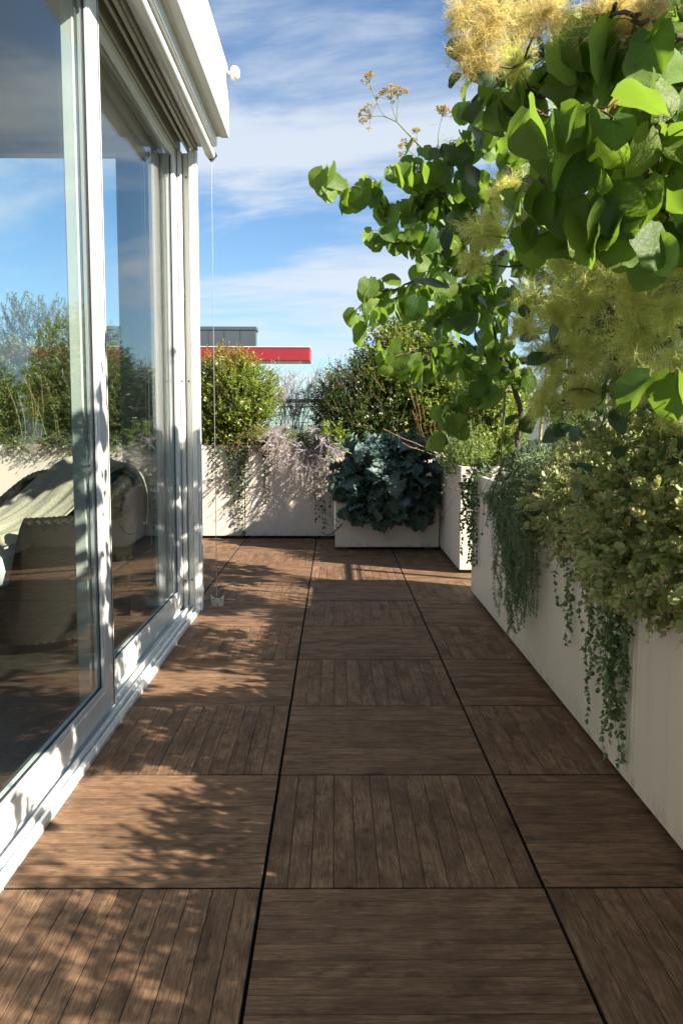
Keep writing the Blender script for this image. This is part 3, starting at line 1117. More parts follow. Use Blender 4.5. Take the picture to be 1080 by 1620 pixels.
# redbud at the far end of the long planter
bA = (1.12, 2.95, .66)
broadleaf_tree('redbud_tree', 'redbud reaching round green leaves towards the sky at the far end of the long planter', bA, [
    ([bA, at(822, 640, 2.9), at(790, 560, 2.7), at(768, 470, 2.5), at(752, 400, 2.2)], .016, .009, .35),
    ([at(768, 470, 2.5), at(715, 405, 2.15), at(640, 345, 1.9), at(575, 305, 1.75), at(524, 288, 1.65)], .008, .002, .12),
    ([at(760, 440, 2.4), at(715, 450, 2.1), at(660, 450, 1.9), at(600, 462, 1.75), at(566, 488, 1.7)], .007, .002, .15),
    ([at(752, 400, 2.2), at(742, 330, 1.95), at(735, 270, 1.8), at(745, 215, 1.65), at(770, 160, 1.5)], .008, .002, .05),
    ([at(745, 350, 2.0), at(700, 310, 1.8), at(668, 275, 1.7), at(640, 268, 1.6)], .005, .002, .1),
    ([at(800, 590, 2.75), at(760, 555, 2.4), at(715, 545, 2.2), at(660, 555, 2.0), at(610, 565, 1.9)], .007, .002, .2),
    ([at(810, 620, 2.8), at(770, 620, 2.5), at(730, 640, 2.3), at(705, 680, 2.2)], .006, .002, .25),
    ([at(785, 520, 2.6), at(815, 470, 2.3), at(830, 410, 2.0), at(850, 360, 1.8)], .007, .002, .2),
    ([at(735, 380, 2.0), at(690, 375, 1.85), at(640, 385, 1.75), at(600, 375, 1.7)], .005, .002, .1),
    ([at(775, 480, 2.5), at(740, 490, 2.2), at(700, 500, 2.1), at(690, 520, 2.0)], .005, .002, .2),
    ([at(752, 400, 2.2), at(720, 350, 2.0), at(690, 330, 1.9), at(655, 310, 1.85)], .005, .002, .1),
    ([at(752, 400, 2.2), at(775, 330, 2.0), at(800, 260, 1.8), at(800, 200, 1.6)], .006, .002, .1),
], 11, .050, .13, 4, .068, 300, mat=M_RED, mat2=M_REDV)

# redbud standing beside the camera, its branches hang in from the upper right
bB = (1.27, -.15, .66)
broadleaf_tree('redbud_tree', 'nearest redbud with large heart-shaped leaves hanging in from the upper right', bB, [
    ([bB, (1.25, -.12, 1.1), (1.18, -.10, 1.45), (1.10, -.12, 1.8), (1.02, -.15, 2.2)], .018, .008, .88),
    ([(1.19, -.10, 1.40), at(1085, 205, -.18), at(1010, 215, -.26), at(930, 190, -.32), at(850, 180, -.33)], .007, .002, .28),
    ([(1.18, -.10, 1.42), at(1085, 270, -.2), at(1000, 285, -.22), at(910, 290, -.22), at(850, 285, -.18)], .006, .002, .28),
    ([(1.12, -.10, 1.70), at(1085, 60, -.20), at(1000, 20, -.25), at(940, 40, -.20), at(900, 100, -.10)], .007, .002, .2),
    ([(1.15, -.10, 1.60), at(1085, 130, -.20), at(990, 110, -.15), at(900, 130, -.05), at(800, 170, .15)], .006, .002, .2),
    ([(1.20, -.10, 1.35), at(1120, 330, -.10), at(1060, 330, -.1), at(1010, 310, -.05)], .005, .002, .3),
    ([(1.12, -.10, 1.75), at(1100, -20, .05), at(1030, 60, .1), at(980, 100, .15), at(930, 90, .2)], .005, .002, .3),
    ([(1.22, -.10, 1.25), at(1130, 560, -.40), at(1085, 590, -.42)], .005, .002, .8),
    ([(1.12, -.10, 1.70), (1.05, -.5, 2.0), (1.0, -.95, 2.25)], .008, .002, .2),  # this limb and the next, out of view, are there to dapple the floor
    ([(1.20, -.10, 1.40), (1.30, -.6, 1.75), (1.3, -1.1, 2.0)], .008, .002, .2),
    ([(1.10, -.12, 1.8), (1.05, .15, 2.15), (.95, .4, 2.4)], .006, .002, .2),
    ([(1.15, -.10, 1.60), at(1085, 100, -.05), at(1000, 180, .0), at(930, 230, .0), at(870, 250, .02)], .006, .002, .2),
    ([at(990, 110, -.15), at(920, 90, -.05), at(850, 130, .05), at(780, 190, .15)], .005, .002, .1),
    ([at(1000, 285, -.22), at(960, 330, -.2), at(930, 360, -.18), at(880, 350, -.15)], .004, .002, .1),
], 23, .066, .09, 3, .074, 300, mat=M_RED, mat2=M_REDV, petiole=.028)

# ------------------------------------------------------------------ smoke tree
def plume_mesh(seed, mat):
    """feathery panicle about 1 unit in radius: branching axis with fine hairs"""
    r = np.random.default_rng(seed)
    nb = 75
    u = norm(r.normal(size=(nb, 3))+np.array([0, 0, .25]))
    ln = r.uniform(.45, .95, nb)
    s = np.linspace(0, 1, 4)
    B = u[:, None]*(ln[:, None]*s[None])[..., None]+.10*r.normal(size=(nb, 4, 3))*s[None, :, None]
    br_ = ribbons(B, np.array([.012, .009, .007, .005]), 3)
    nh = 3300
    bi = r.integers(0, nb, nh); t = r.uniform(.3, 1, nh)
    f = t*3; i0 = np.minimum(f.astype(int), 2); fr = (f-i0)[:, None]
    a = B[bi, i0]*(1-fr)+B[bi, i0+1]*fr
    d = norm(u[bi]*.45+r.normal(size=(nh, 3))*.8)
    L = r.uniform(.14, .40, nh)[:, None]
    bend = .10*r.normal(size=(nh, 3))
    H = np.stack([a, a+d*L*.5+bend*L*.5, a+d*L+bend*L*1.6], 1)
    # flat hairs: two quads each
    wv = norm(np.cross(d, r.normal(size=(nh, 3))))*.0047
    V = np.stack([H[:, 0]-wv, H[:, 0]+wv, H[:, 1]-wv*.8, H[:, 1]+wv*.8, H[:, 2]], 1)
    F = np.array([(0, 1, 3), (0, 3, 2), (2, 3, 4)])
    hv = (V.reshape(-1, 3), (F[None]+(np.arange(nh)*5)[:, None, None]).reshape(-1, 3), np.repeat(r.random(nh), 5))
    V, F, R = merge(br_, hv)
    return tri_mesh('plume', V, F, R, mat, False, False, (0, 0, 0))


bC = np.array((1.22, .62, .66))
smoke = plant('smoke_tree', 'smoke tree with feathery yellow plumes overhanging the right planter', 'tree', bC)
tb = MB()
SMOKE_AXIS = bezier([bC, (1.16, .56, 1.0), at(985, 560, .45), at(960, 420, .3), at(935, 300, .2), at(905, 170, .12), at(850, 60, .05)], 60)
tb.tube(SMOKE_AXIS, np.linspace(.016, .005, len(SMOKE_AXIS)), 7)
tb.build('trunk', BARK, smoke)
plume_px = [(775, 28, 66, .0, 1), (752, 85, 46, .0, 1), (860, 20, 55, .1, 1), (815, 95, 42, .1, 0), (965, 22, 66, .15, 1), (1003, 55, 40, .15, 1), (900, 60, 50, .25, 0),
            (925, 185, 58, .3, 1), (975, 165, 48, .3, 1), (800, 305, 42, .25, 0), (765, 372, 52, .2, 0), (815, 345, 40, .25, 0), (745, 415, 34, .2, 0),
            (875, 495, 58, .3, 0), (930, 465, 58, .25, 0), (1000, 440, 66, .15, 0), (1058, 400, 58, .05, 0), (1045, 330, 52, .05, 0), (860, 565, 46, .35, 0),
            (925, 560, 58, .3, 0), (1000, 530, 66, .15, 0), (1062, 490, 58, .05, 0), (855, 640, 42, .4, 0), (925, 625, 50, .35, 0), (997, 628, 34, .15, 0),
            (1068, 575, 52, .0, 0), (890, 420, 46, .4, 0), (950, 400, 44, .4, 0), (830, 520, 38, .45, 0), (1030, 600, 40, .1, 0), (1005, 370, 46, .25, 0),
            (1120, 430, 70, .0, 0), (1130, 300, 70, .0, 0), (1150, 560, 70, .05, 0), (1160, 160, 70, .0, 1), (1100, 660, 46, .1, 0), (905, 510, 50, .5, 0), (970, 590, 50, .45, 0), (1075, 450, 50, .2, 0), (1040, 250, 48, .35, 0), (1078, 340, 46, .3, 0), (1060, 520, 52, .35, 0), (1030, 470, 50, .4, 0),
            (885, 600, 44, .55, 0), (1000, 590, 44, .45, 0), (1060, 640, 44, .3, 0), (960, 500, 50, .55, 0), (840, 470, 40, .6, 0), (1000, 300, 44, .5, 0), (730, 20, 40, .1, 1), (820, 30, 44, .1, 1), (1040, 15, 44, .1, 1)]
pm = [plume_mesh(s, M_PLUME) for s in range(4)]
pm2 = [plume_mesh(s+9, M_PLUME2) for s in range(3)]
prng = np.random.default_rng(5)
sb = MB()
axis_pts = SMOKE_AXIS
for (px, py, r, Y, k) in plume_px:
    Y = Y-(.34 if py < 250 and px > 840 else .12)
    p = at(px, py, Y)
    R = r/CAM_F*(Y-CAM_C[1])*1.04
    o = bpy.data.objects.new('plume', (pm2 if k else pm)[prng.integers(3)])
    o.location = p-bC
    o.rotation_euler = tuple(prng.uniform(0, 6.28, 3))
    o.scale = (R*prng.uniform(.85, 1.2), R*prng.uniform(.85, 1.15), R*prng.uniform(.85, 1.1))
    link(o, smoke)
    # the twig that carries it
    q = axis_pts[np.argmin(np.linalg.norm(axis_pts-p-np.array([0, 0, -.18]), axis=1))]
    m_ = (p+q)/2+np.array([0, 0, -.03])+.02*prng.normal(size=3)
    sb.tube(bezier([q, m_, p], 9), np.linspace(.0038, .0015, len(bezier([q, m_, p], 9))), 5, False)
sb.build('branches', BARK, smoke)
rng = np.random.default_rng(77)
lp = []
for (px, py, r, Y, k) in plume_px[::1]:
    p = at(px, py, Y)+np.array([.03, .05, -.03])
    for j in range(2):
        q = p+.05*rng.normal(size=3)
        e = q+norm(rng.normal(size=3)+np.array([-.2, 0, .2]))*.09
        lp.append(np.linspace(q, e, 5))
lp = np.array(lp)
SMK = [tmpl_grid(interp([0, .3, .6, .85, 1], [.06, .26, .36, .30, .05]), lambda t: 0, .2, c, s, .02, 3, 6, 5) for c, s in ((.2, 1), (.4, 2), (.1, 3))]
stuff(tri_mesh('foliage', *leaves_on(rng, lp, 3, .075, 1.0, .5, tm=SMK), M_SMOKEL, smoke))

# ------------------------------------------------------------------ grey-green marjoram mounds
def marjoram(label, base, c, r, n, seed, size=.022):
    root, P, rg = shrub('marjoram', label, base, c, r, n, .14, 9, size, M_MARJ, DISC, seed, 60, DRYSTEM, DRYSTEM, 'grey-green marjoram mounds', 'plant', opposite=True, inner=.55, up=.15, sag=.12, upn=.5, twr=.0013, r0=.0035, spread=.09)
    ix = rg.choice(len(P), int(len(P)*.75), replace=False)
    T = P[ix, -1]-P[ix, -2]
    tipP = np.stack([P[ix, -1]-T*.2, P[ix, -1]+T*.2, P[ix, -1]+T*.55, P[ix, -1]+T*.9], 1)
    stuff(tri_mesh('flower_heads', *leaves_on(rg, tipP, 8, .0095, .8, .3, tm=ROUND, s0=0.), M_BRACT, root))
    return root


marjoram('grey-green marjoram mound beside the rosemary on the long planter', (1.12, 1.25, .66), (1.06, 1.25, .71), (.25, .52, .25), 850, 31, .021)
marjoram('large marjoram mound spilling over the wall at the right edge', (1.15, .48, .66), (1.03, .40, .73), (.30, .55, .34), 1250, 32, .025)
marjoram('marjoram mound nearest the camera, cut off by the right edge', (1.20, -.45, .66), (1.06, -.45, .72), (.30, .55, .30), 800, 33, .025)


# ------------------------------------------------------------------ hanging plants
def hanging(name, label, base, starts, ends, seed, mat, tm, step, size, stem, out=.045, opposite=True, ang=1.1, upn=.2, group=None, rr=.0010, lift=.05, single='strand'):
    """strands that come over the wall's edge and hang down; each strand is a part"""
    rng = np.random.default_rng(seed)
    root = plant(name, label, 'plant', base, group)
    for (s, e) in zip(starts, ends):
        s = np.asarray(s, float); e = np.asarray(e, float)
        m1 = np.array([e[0], (s[1]*.7+e[1]*.3), s[2]+lift*rng.uniform(-.2, 1)])
        m1[0] -= .0
        top = np.array([e[0]-.004, s[1]*.5+e[1]*.5, min(s[2], .70)-.03])
        k = max(3, int((top[2]-e[2])/.07))
        mids = [top+(e-top)*f+np.array([.008*rng.normal(), .012*rng.normal(), 0]) for f in np.linspace(.15, .9, k)]
        c = bezier([s, (s+m1)/2+np.array([0, 0, lift]), top]+mids+[e], 8*(k+4))
        L = np.linalg.norm(np.diff(c, axis=0), axis=1).sum()
        per = max(4, int(L/step))
        c[:, 0] = np.minimum(c[:, 0], np.where(c[:, 2] < .71, .936, 9))
        V = ribbons(c[None], np.linspace(rr*1.3, rr*.7, len(c)), 3)
        st = tri_mesh(single, *V, stem, root)
        stuff(tri_mesh('leaves', *leaves_on(rng, c[None], per, size, ang, upn, tm=tm, opposite=opposite, droop=.25, taper=.35, s0=.1), mat, st, off=wloc(root)))
    return root


r_ = np.random.default_rng(8)
n = 26
ys = r_.uniform(.46, .86, n)
hanging('trailing_creeper', 'trailing creeper with small round leaves hanging longest down the near planter', (1.06, .68, .66),
        [(1.04, y+.05*r_.normal(), .69) for y in ys], [(.918+.012*r_.normal(), y-.02, z) for y, z in zip(ys, np.where(r_.random(n) < .3, r_.uniform(.05, .2, n), r_.uniform(.18, .42, n)))],
        41, M_CREEP, DISC, .021, .0215, STEMG)
n = 6
ys = r_.uniform(1.0, 1.22, n)
hanging('trailing_creeper', 'short creeper strands hanging between the rosemary and the long creeper', (1.06, 1.1, .66),
        [(1.04, y, .69) for y in ys], [(.92+.01*r_.normal(), y, z) for y, z in zip(ys, r_.uniform(.22, .40, n))], 42, M_CREEP, DISC, .024, .021, STEMG)
n = 16
ys = r_.uniform(2.92, 3.18, n)
hanging('trailing_vine', 'leafy vine hanging over the far corner of the long planter', (1.05, 3.05, .66),
        [(1.04, y, .70) for y in ys], [(.915+.015*r_.normal(), y, z) for y, z in zip(ys, r_.uniform(.20, .50, n))], 43, M_CREEP, DISC, .021, .024, STEMG)
# rosemary cascade
n = 150
ys = np.clip(r_.normal(1.85, .24, n), 1.42, 2.42)
ze = np.clip(.08+.75*np.abs(ys-1.72)**1.0+r_.uniform(0, .38, n), .03, .62)
hanging('rosemary', 'dark green rosemary cascading down the wall of the long planter', (1.08, 1.9, .66),
        [(1.03+.05*r_.random(), y+.04*r_.normal(), .72) for y in ys], [(.885+.030*r_.normal(), y-.06, z) for y, z in zip(ys, ze)],
        44, M_ROSM, NEEDLE, .0095, .027, STEMG, opposite=True, ang=.85, upn=.1, lift=.10)
shrub('rosemary', 'upright rosemary bush on top of the long planter above its cascade', (1.10, 1.95, .66), (1.03, 1.95, .78), (.16, .30, .15), 330, .12, 24, .022, M_ROSM, NEEDLE, 45, 30, STEMG, STEMG,
      None, 'plant', opposite=True, inner=.4, up=.3, ang=.7)

# ------------------------------------------------------------------ undergrowth on the right planters
def under(label, base, c, r, n, seed, mat=M_UND, tm=LANCE, size=.034, per=9, L=.16):
    return shrub('leafy_undergrowth', label, base, c, r, n, L, per, size, mat, tm, seed, 40, STEMG, STEMG, 'light green undergrowth behind the right wall', 'plant', inner=.3, up=.5)


under('light green leafy plant behind the rosemary', (1.30, 2.2, .66), (1.30, 2.25, .90), (.18, .45, .28), 420, 51)
under('light green leafy plant under the smoke tree stems', (1.33, 1.35, .66), (1.34, 1.35, .88), (.16, .50, .24), 400, 52)
under('light green leafy plant behind the large marjoram mound', (1.34, .35, .66), (1.36, .35, .84), (.14, .50, .20), 360, 53)
under('unseen leafy plant added past the right edge to shade the floor', (1.34, -.75, .66), (1.36, -.75, .84), (.14, .55, .20), 240, 54)  # this and the next are added out of view to shade the floor
under('unseen leafy plant added beside the camera to shade the floor', (1.32, -1.8, .66), (1.34, -1.8, .95), (.16, .6, .30), 280, 55)
under('bright green leafy plant on the corner planter past the gap', (1.14, 4.35, .66), (1.05, 4.32, .80), (.20, .45, .19), 480, 56, M_UND, OVAL, .03)
shrub('leafy_shrub', 'bushy pale green shrub filling the planter past the gap', (1.28, 4.9, .66), (1.32, 4.85, 1.08), (.32, .62, .44), 1300, .20, 12, .04, M_PITT, OVAL, 57, 50)

# taller loose row added behind the right planting to dapple the floor and chair
for lab_, yy, sd_, nn_ in (('added shade-casting shrub behind the smoke tree trunk', 1.05, 101, 230), ('added shade-casting shrub beyond the right edge beside the near redbud', -.05, 102, 110),
                           ('added shade-casting shrub between the smoke tree and the far redbud', 2.0, 103, 210), ('added shade-casting shrub near the end of the long planter', 2.9, 104, 150)):
    shrub('shade_shrub', lab_, (1.40, yy, .66), (1.50, yy, 1.72), (.26, .52, .36), nn_, .24, 7, .062, M_UND if sd_ % 2 else M_RED, DISC, sd_, 40, group='added shade-casting shrubs at the back of the right planters', inner=.25, up=.3, amp=.5, droop=.2)
# unseen shrubs added beside and behind the camera to shade the path
shrub('leafy_shrub', 'added shading shrub on the near planter just outside the view', (1.30, -1.0, .66), (1.42, -1.15, 1.20), (.24, .45, .40), 240, .20, 10, .045, M_PITT, OVAL, 58, 50, amp=.5)
shrub('leafy_shrub', 'added shading shrub on the near planter behind the camera', (1.30, -2.2, .66), (1.36, -2.25, 1.10), (.28, .55, .34), 240, .20, 10, .045, M_PITT, OVAL, 59, 50, amp=.5)

# bamboo canes beside the smoke tree
for i, (a_, b_2) in enumerate((((1.20, .95, .64), (1.10, .90, 1.22)), ((1.26, 1.0, .64), (1.17, 1.0, 1.26)), ((1.16, 2.6, .64), (1.20, 2.55, 1.35)))):
    t_ = empty('plant_cane', a_)
    tag(t_, ('bamboo cane leaning left beside the smoke tree trunk', 'second bamboo cane right behind the smoke tree trunk', 'thin cane beside the far redbud trunk')[i], 'cane', 'bamboo plant canes')
    a_, b_2 = np.array(a_), np.array(b_2)
    m = MB()
    m.tube([a_+(b_2-a_)*f for f in np.linspace(0, 1, 8)], .0075, 8)
    cn = m.build('cane', simple('bamboo', (.42, .33, .19), .55, 0, .2, 25) if 'bamboo' not in bpy.data.materials else bpy.data.materials['bamboo'], t_)
    for f in np.linspace(.15, .85, 4):
        p = a_+(b_2-a_)*f
        MB().tube([p-(b_2-a_)*.008, p, p+(b_2-a_)*.008], [.0077, .0095, .0077], 8, False).build('node_ring', bpy.data.materials['bamboo'], cn)

# ------------------------------------------------------------------ fennel against the sky
fn = plant('fennel', 'dry fennel stalk with yellow flower umbels rising against the sky', 'plant', (1.08, 3.1, .66))
fm = MB()
YF = 1.95
main = bezier([(1.08, 3.1, .66), at(800, 480, 2.6), at(745, 345, 2.1), at(722, 300, YF), at(690, 256, YF), at(655, 222, YF), at(628, 193, YF)], 50)
fm.tube(main, np.linspace(.006, .0028, len(main)), 6)
umb = []


def side(a, b, tip, R, k):
    c = bezier([a, b, tip], 12)
    fm.tube(c, np.linspace(.0024, .0014, len(c)), 5)
    umb.append((tip, norm(c[-1]-c[-3]), R, k))


A0 = at(628, 193, YF)
side(A0, at(605, 180, YF), at(592, 152, YF), .0, 0)
side(at(592, 152, YF), at(588, 140, YF), at(584, 130, YF), .030, 12)
side(A0, at(606, 184, YF), at(586, 184, YF), .040, 18)
side(A0, at(622, 175, YF), at(618, 158, YF), .045, 20)
side(A0, at(628, 172, YF), at(631, 150, YF), .030, 10)
side(at(680, 272, YF), at(662, 252, YF), at(645, 237, YF), .036, 14)
side(at(662, 250, YF), at(660, 230, YF), at(659, 212, YF), .016, 6)
side(at(695, 243, YF+.05), at(693, 215, YF+.05), at(699, 184, YF+.05), .032, 20)
fm.build('stalk', STEMG, fn)
fr_ = np.random.default_rng(6)
for (p, d, R, k) in umb:
    if R <= 0: continue
    rays, fl = [], []
    for i in range(k):
        v = norm(d*.9+.75*fr_.normal(size=3)+np.array([0, 0, .25]))
        q = p+v*R*fr_.uniform(.8, 1.15)
        rays.append(np.linspace(p, q, 3))
        for j in range(9):
            w_ = norm(v+.9*fr_.normal(size=3))
            fl.append(np.linspace(q, q+w_*.010, 3))
    rays = np.array(rays); fl = np.array(fl)
    u_ = tri_mesh('umbel', *merge(ribbons(rays, .0009, 3), ribbons(fl, .0006, 3)), STEMG, fn)
    stuff(tri_mesh('florets', *leaves_on(fr_, fl, 3, .0058, .7, .3, tm=ROUND, s0=.6), M_FENN, u_, off=wloc(fn)))
fl = []
for i in range(60):
    f = at(700, 235, YF+.05)+.02*fr_.normal(size=3)*np.array([1, 1, 1.5]) if i < 30 else at(668, 300, YF)+.05*fr_.normal(size=3)
    fl.append(np.linspace(f, f+norm(fr_.normal(size=3))*.035, 3))
stuff(tri_mesh('thread_leaves', *ribbons(np.array(fl), .0006, 3), STEMG, fn))

# dried scabious heads at the far corner of the long planter
sb_root = plant('dried_scabious', 'dried round seed heads on thin stems at the planter gap', 'plant', (1.03, 3.12, .66))
sm = MB()
heads = [(701, 768, 2.95), (712, 772, 2.95), (698, 780, 2.95), (705, 756, 2.95), (722, 775, 2.95), (757, 800, 2.7), (765, 813, 2.7), (772, 822, 2.7), (762, 845, 2.7), (783, 806, 2.65), (696, 808, 2.9), (700, 818, 2.9)]
hd = []
for (px, py, Y) in heads:
    p = at(px, py, Y)
    c = bezier([(1.03, 3.12, .68), (p+np.array([1.0, 3.05, .78]))/2+np.array([0, 0, .02]), p], 12)
    sm.tube(c, .0008, 4, False)
    hd.append(p)
sm.build('stems', M_SEED, sb_root)
for p in hd:
    h_ = np.random.default_rng(int(abs(p[0])*1e4))
    u = norm(h_.normal(size=(60, 3)))
    V = scatter(NEEDLE, h_, np.repeat(p[None], 60, 0), frames(u, h_.normal(size=(60, 3))), np.full(60, .0085))
    m = MB().lathe([(.0, -.006), (.0045, -.004), (.0062, 0), (.0045, .004), (0, .006)], tuple(p), 8)
    o = m.build('seed_head', M_SEED, sb_root)
    stuff(tri_mesh('bristles', *V, M_SEED, o, off=wloc(sb_root)))

# ------------------------------------------------------------------ kale
kb = np.array((.58, 5.18, .42))
kale = plant('sea_kale', 'large blue-green frilly kale spilling over the low planter box', 'plant', kb)
kr = np.random.default_rng(17)
kmes = [tri_mesh('leaf', V, F, np.full(len(V), .13*i), M_KALE2 if i in (1, 4) else M_KALE, False, True, (0, 0, 0)) for i, (V, F) in enumerate(KALE)]
ksm = MB()
for i in range(400):
    u = norm(kr.normal(size=3))
    if u[1] > .35: u[1] *= -1
    if u[2] < -.8: u[2] *= -1
    c = np.array([.56, 5.02, .50])
    p = c+np.array([.43, .33, .41])*u*kr.uniform(.5, 1.0)*(1+.16*math.sin(5*u[0]+1)*math.sin(4*u[2]+2))
    p[2] = max(p[2], .16 if p[0] > .3 else .3)
    if p[1] > 4.96 and p[2] < .48: p[1] = 4.93-.1*kr.random()
    d = norm(u*np.array([1, 1, .6])+.45*kr.normal(size=3)+np.array([0, -.25, -.1]))
    nn = norm(u*.7+np.array([0, -.3, .6])+.55*kr.normal(size=3))
    S = kr.uniform(.065, .145)
    M = frames(d[None], nn[None])[0]
    o = bpy.data.objects.new('leaf', kmes[kr.integers(6)])
    R4 = np.eye(4); R4[:3, :3] = M*S; R4[:3, 3] = p-d*S*.5-kb
    o.matrix_local = Matrix(R4.tolist())
    link(o, kale)
    if i % 3 == 0:
        ksm.tube(bezier([kb+np.array([.1*kr.normal(), -.05, 0]), (p+kb)/2+np.array([0, 0, .06]), p-d*S*.5], 8), .006, 5, False)
ksm.build('stalks', STEMG, kale)

# ------------------------------------------------------------------ back shrubs
def flowers_on(root, P, rng, k, mat, size=.016, name='flowers', up=.4):
    ix = rng.choice(len(P), k, replace=False)
    q = P[ix, -1]
    fl = []
    for p in q:
        for j in range(5):
            d = norm(rng.normal(size=3)+np.array([0, 0, up]))
            fl.append(np.linspace(p, p+d*size, 3))
    stuff(tri_mesh(name, *leaves_on(rng, np.array(fl), 3, size*.9, .9, .4, tm=ROUND, s0=.5), mat, root))


ro, P, rg = shrub('myrtle', 'myrtle with orange shoots and cream flowers beside the glass corner', (-.72, 5.9, .76), (-.76, 5.80, 1.19), (.47, .33, .48), 1800, .19, 13, .033, M_MYRL, OVAL, 61, 90, amp=.45)
flowers_on(ro, P, rg, 70, M_FLOWER, .016)
hi = P[P[:, -1, 2] > 1.50][::2]
stuff(tri_mesh('orange_shoots', *leaves_on(rg, hi+np.array([0, 0, .035]), 12, .024, .8, .5, tm=OVAL), M_ORANGE, ro))
up_ = []
for px, py in ((328, 552), (350, 560), (382, 548), (372, 575), (342, 570), (395, 585), (360, 590)):
    t_ = at(px, py, 5.8); up_.append(np.linspace(t_+np.array([.02*rg.normal(), 0, -.22]), t_, 5))
stuff(tri_mesh('top_shoots', *leaves_on(rg, np.array(up_), 22, .026, .7, .4, tm=OVAL, opposite=True), M_ORANGE, ro))
ro, P, rg = shrub('myrtle', 'dense dark myrtle above the kale in the back corner', (.45, 5.9, .76), (.40, 5.78, 1.14), (.54, .32, .46), 2400, .17, 14, .024, M_MYR, OVAL, 62, 90, amp=.45)
flowers_on(ro, P, rg, 60, M_FLOWER, .014)
up_ = []
for i in range(26):
    t_ = at(rg.uniform(505, 600), rg.uniform(550, 620), 5.75); up_.append(np.linspace(t_+np.array([.03*rg.normal(), 0, -.25]), t_, 5))
stuff(tri_mesh('top_shoots', *leaves_on(rg, np.array(up_), 20, .022, .7, .4, tm=OVAL, opposite=True), M_MYRL, ro))
shrub('pittosporum', 'tall yellow-green shrub rising behind the redbud branches', (.90, 5.95, .76), (.86, 5.85, 1.42), (.60, .38, .60), 1700, .22, 12, .050, M_PITT, OVAL, 63, 60, amp=.5, up=.4)
# Russian sage
def sage(label, base, tips, seed, spread=.03):
    rg = np.random.default_rng(seed)
    root = plant('russian_sage', label, 'plant', base, 'lilac Russian sage plants')
    C = []
    for t in tips:
        b = np.array(base)+np.array([spread*rg.normal(), spread*rg.normal(), 0])
        m = b*.45+np.array(t)*.55+np.array([0, 0, .07])
        C.append(bezier([b, m, t], 12))
    C = np.array(C)
    # side spikes on the outer half
    sp = []
    for c in C:
        for k in range(rg.integers(4, 8)):
            i = rg.integers(len(c)//2-1, len(c)-1)
            d = norm(norm(c[i+1]-c[i])*.9+.55*rg.normal(size=3))
            e = c[i]+d*rg.uniform(.05, .15)
            sp.append(np.linspace(c[i], e, 5))
        sp.append(np.linspace(c[-4], c[-1]+(c[-1]-c[-3])*.6, 5))
    sp = np.array(sp)
    stuff(tri_mesh('stems', *merge(ribbons(C, np.linspace(.0022, .0009, C.shape[1]), 3), ribbons(sp, .0008, 3)), M_SAGEL, root))
    stuff(tri_mesh('flower_spikes', *leaves_on(rg, sp, 20, .0095, .9, .2, tm=ROUND, opposite=True), M_SAGE, root))
    stuff(tri_mesh('leaves', *leaves_on(rg, C[:, :C.shape[1]//2+2], 8, .028, .8, .4, tm=LANCE, opposite=True), M_SAGEL, root))
    return root


sr = np.random.default_rng(3)
tips = []
for i in range(84):
    ph_ = rad(sr.uniform(0, 100) if sr.random() < .72 else sr.uniform(100, 195))
    r0_ = (62+52*math.exp(-((math.degrees(ph_)-62)/38)**2))*sr.uniform(.55, 1.08)
    tips.append(at(472+r0_*math.cos(ph_), 690+r0_*math.sin(ph_), 5.50-.16*sr.random()))
sage('lilac Russian sage drooping over the back wall', at(470, 688, 5.74), tips, 71, .025)
tips = [at(sr.uniform(425, 512), sr.uniform(575, 650), 5.95+.2*sr.random()) for i in range(48)]
sage('Russian sage spikes standing upright in front of the rail', (-.22, 6.0, .76), tips, 72, .08)
# yellow-green spray beside the sage
shrub('leafy_spray', 'yellow-green arching sprays between the sage and the kale', (.16, 5.75, .74), (.14, 5.50, .88), (.17, .16, .13), 70, .20, 22, .026, M_PITT, OVAL, 73, 20, STEMG, STEMG, cat='plant', opposite=True, up=.0)
# dry tan growth along the back wall
ro, P, rg = shrub('dry_spiny_plant', 'dry tan tangled plant on the back wall edge', (-.55, 5.78, .76), (-.52, 5.68, .82), (.42, .15, .12), 460, .15, 12, .013, M_DRY, LANCE, 74, 60, DRYSTEM, DRYSTEM, cat='plant', inner=.2, up=.0, sag=.25)
ro2, P2, rg2 = shrub('leafy_undergrowth', 'green and yellow growth along the back wall under the myrtle', (-.5, 5.85, .76), (-.50, 5.72, .86), (.50, .16, .14), 420, .14, 10, .022, M_UND, OVAL, 75, 50, STEMG, STEMG, cat='plant', inner=.2, up=.2)
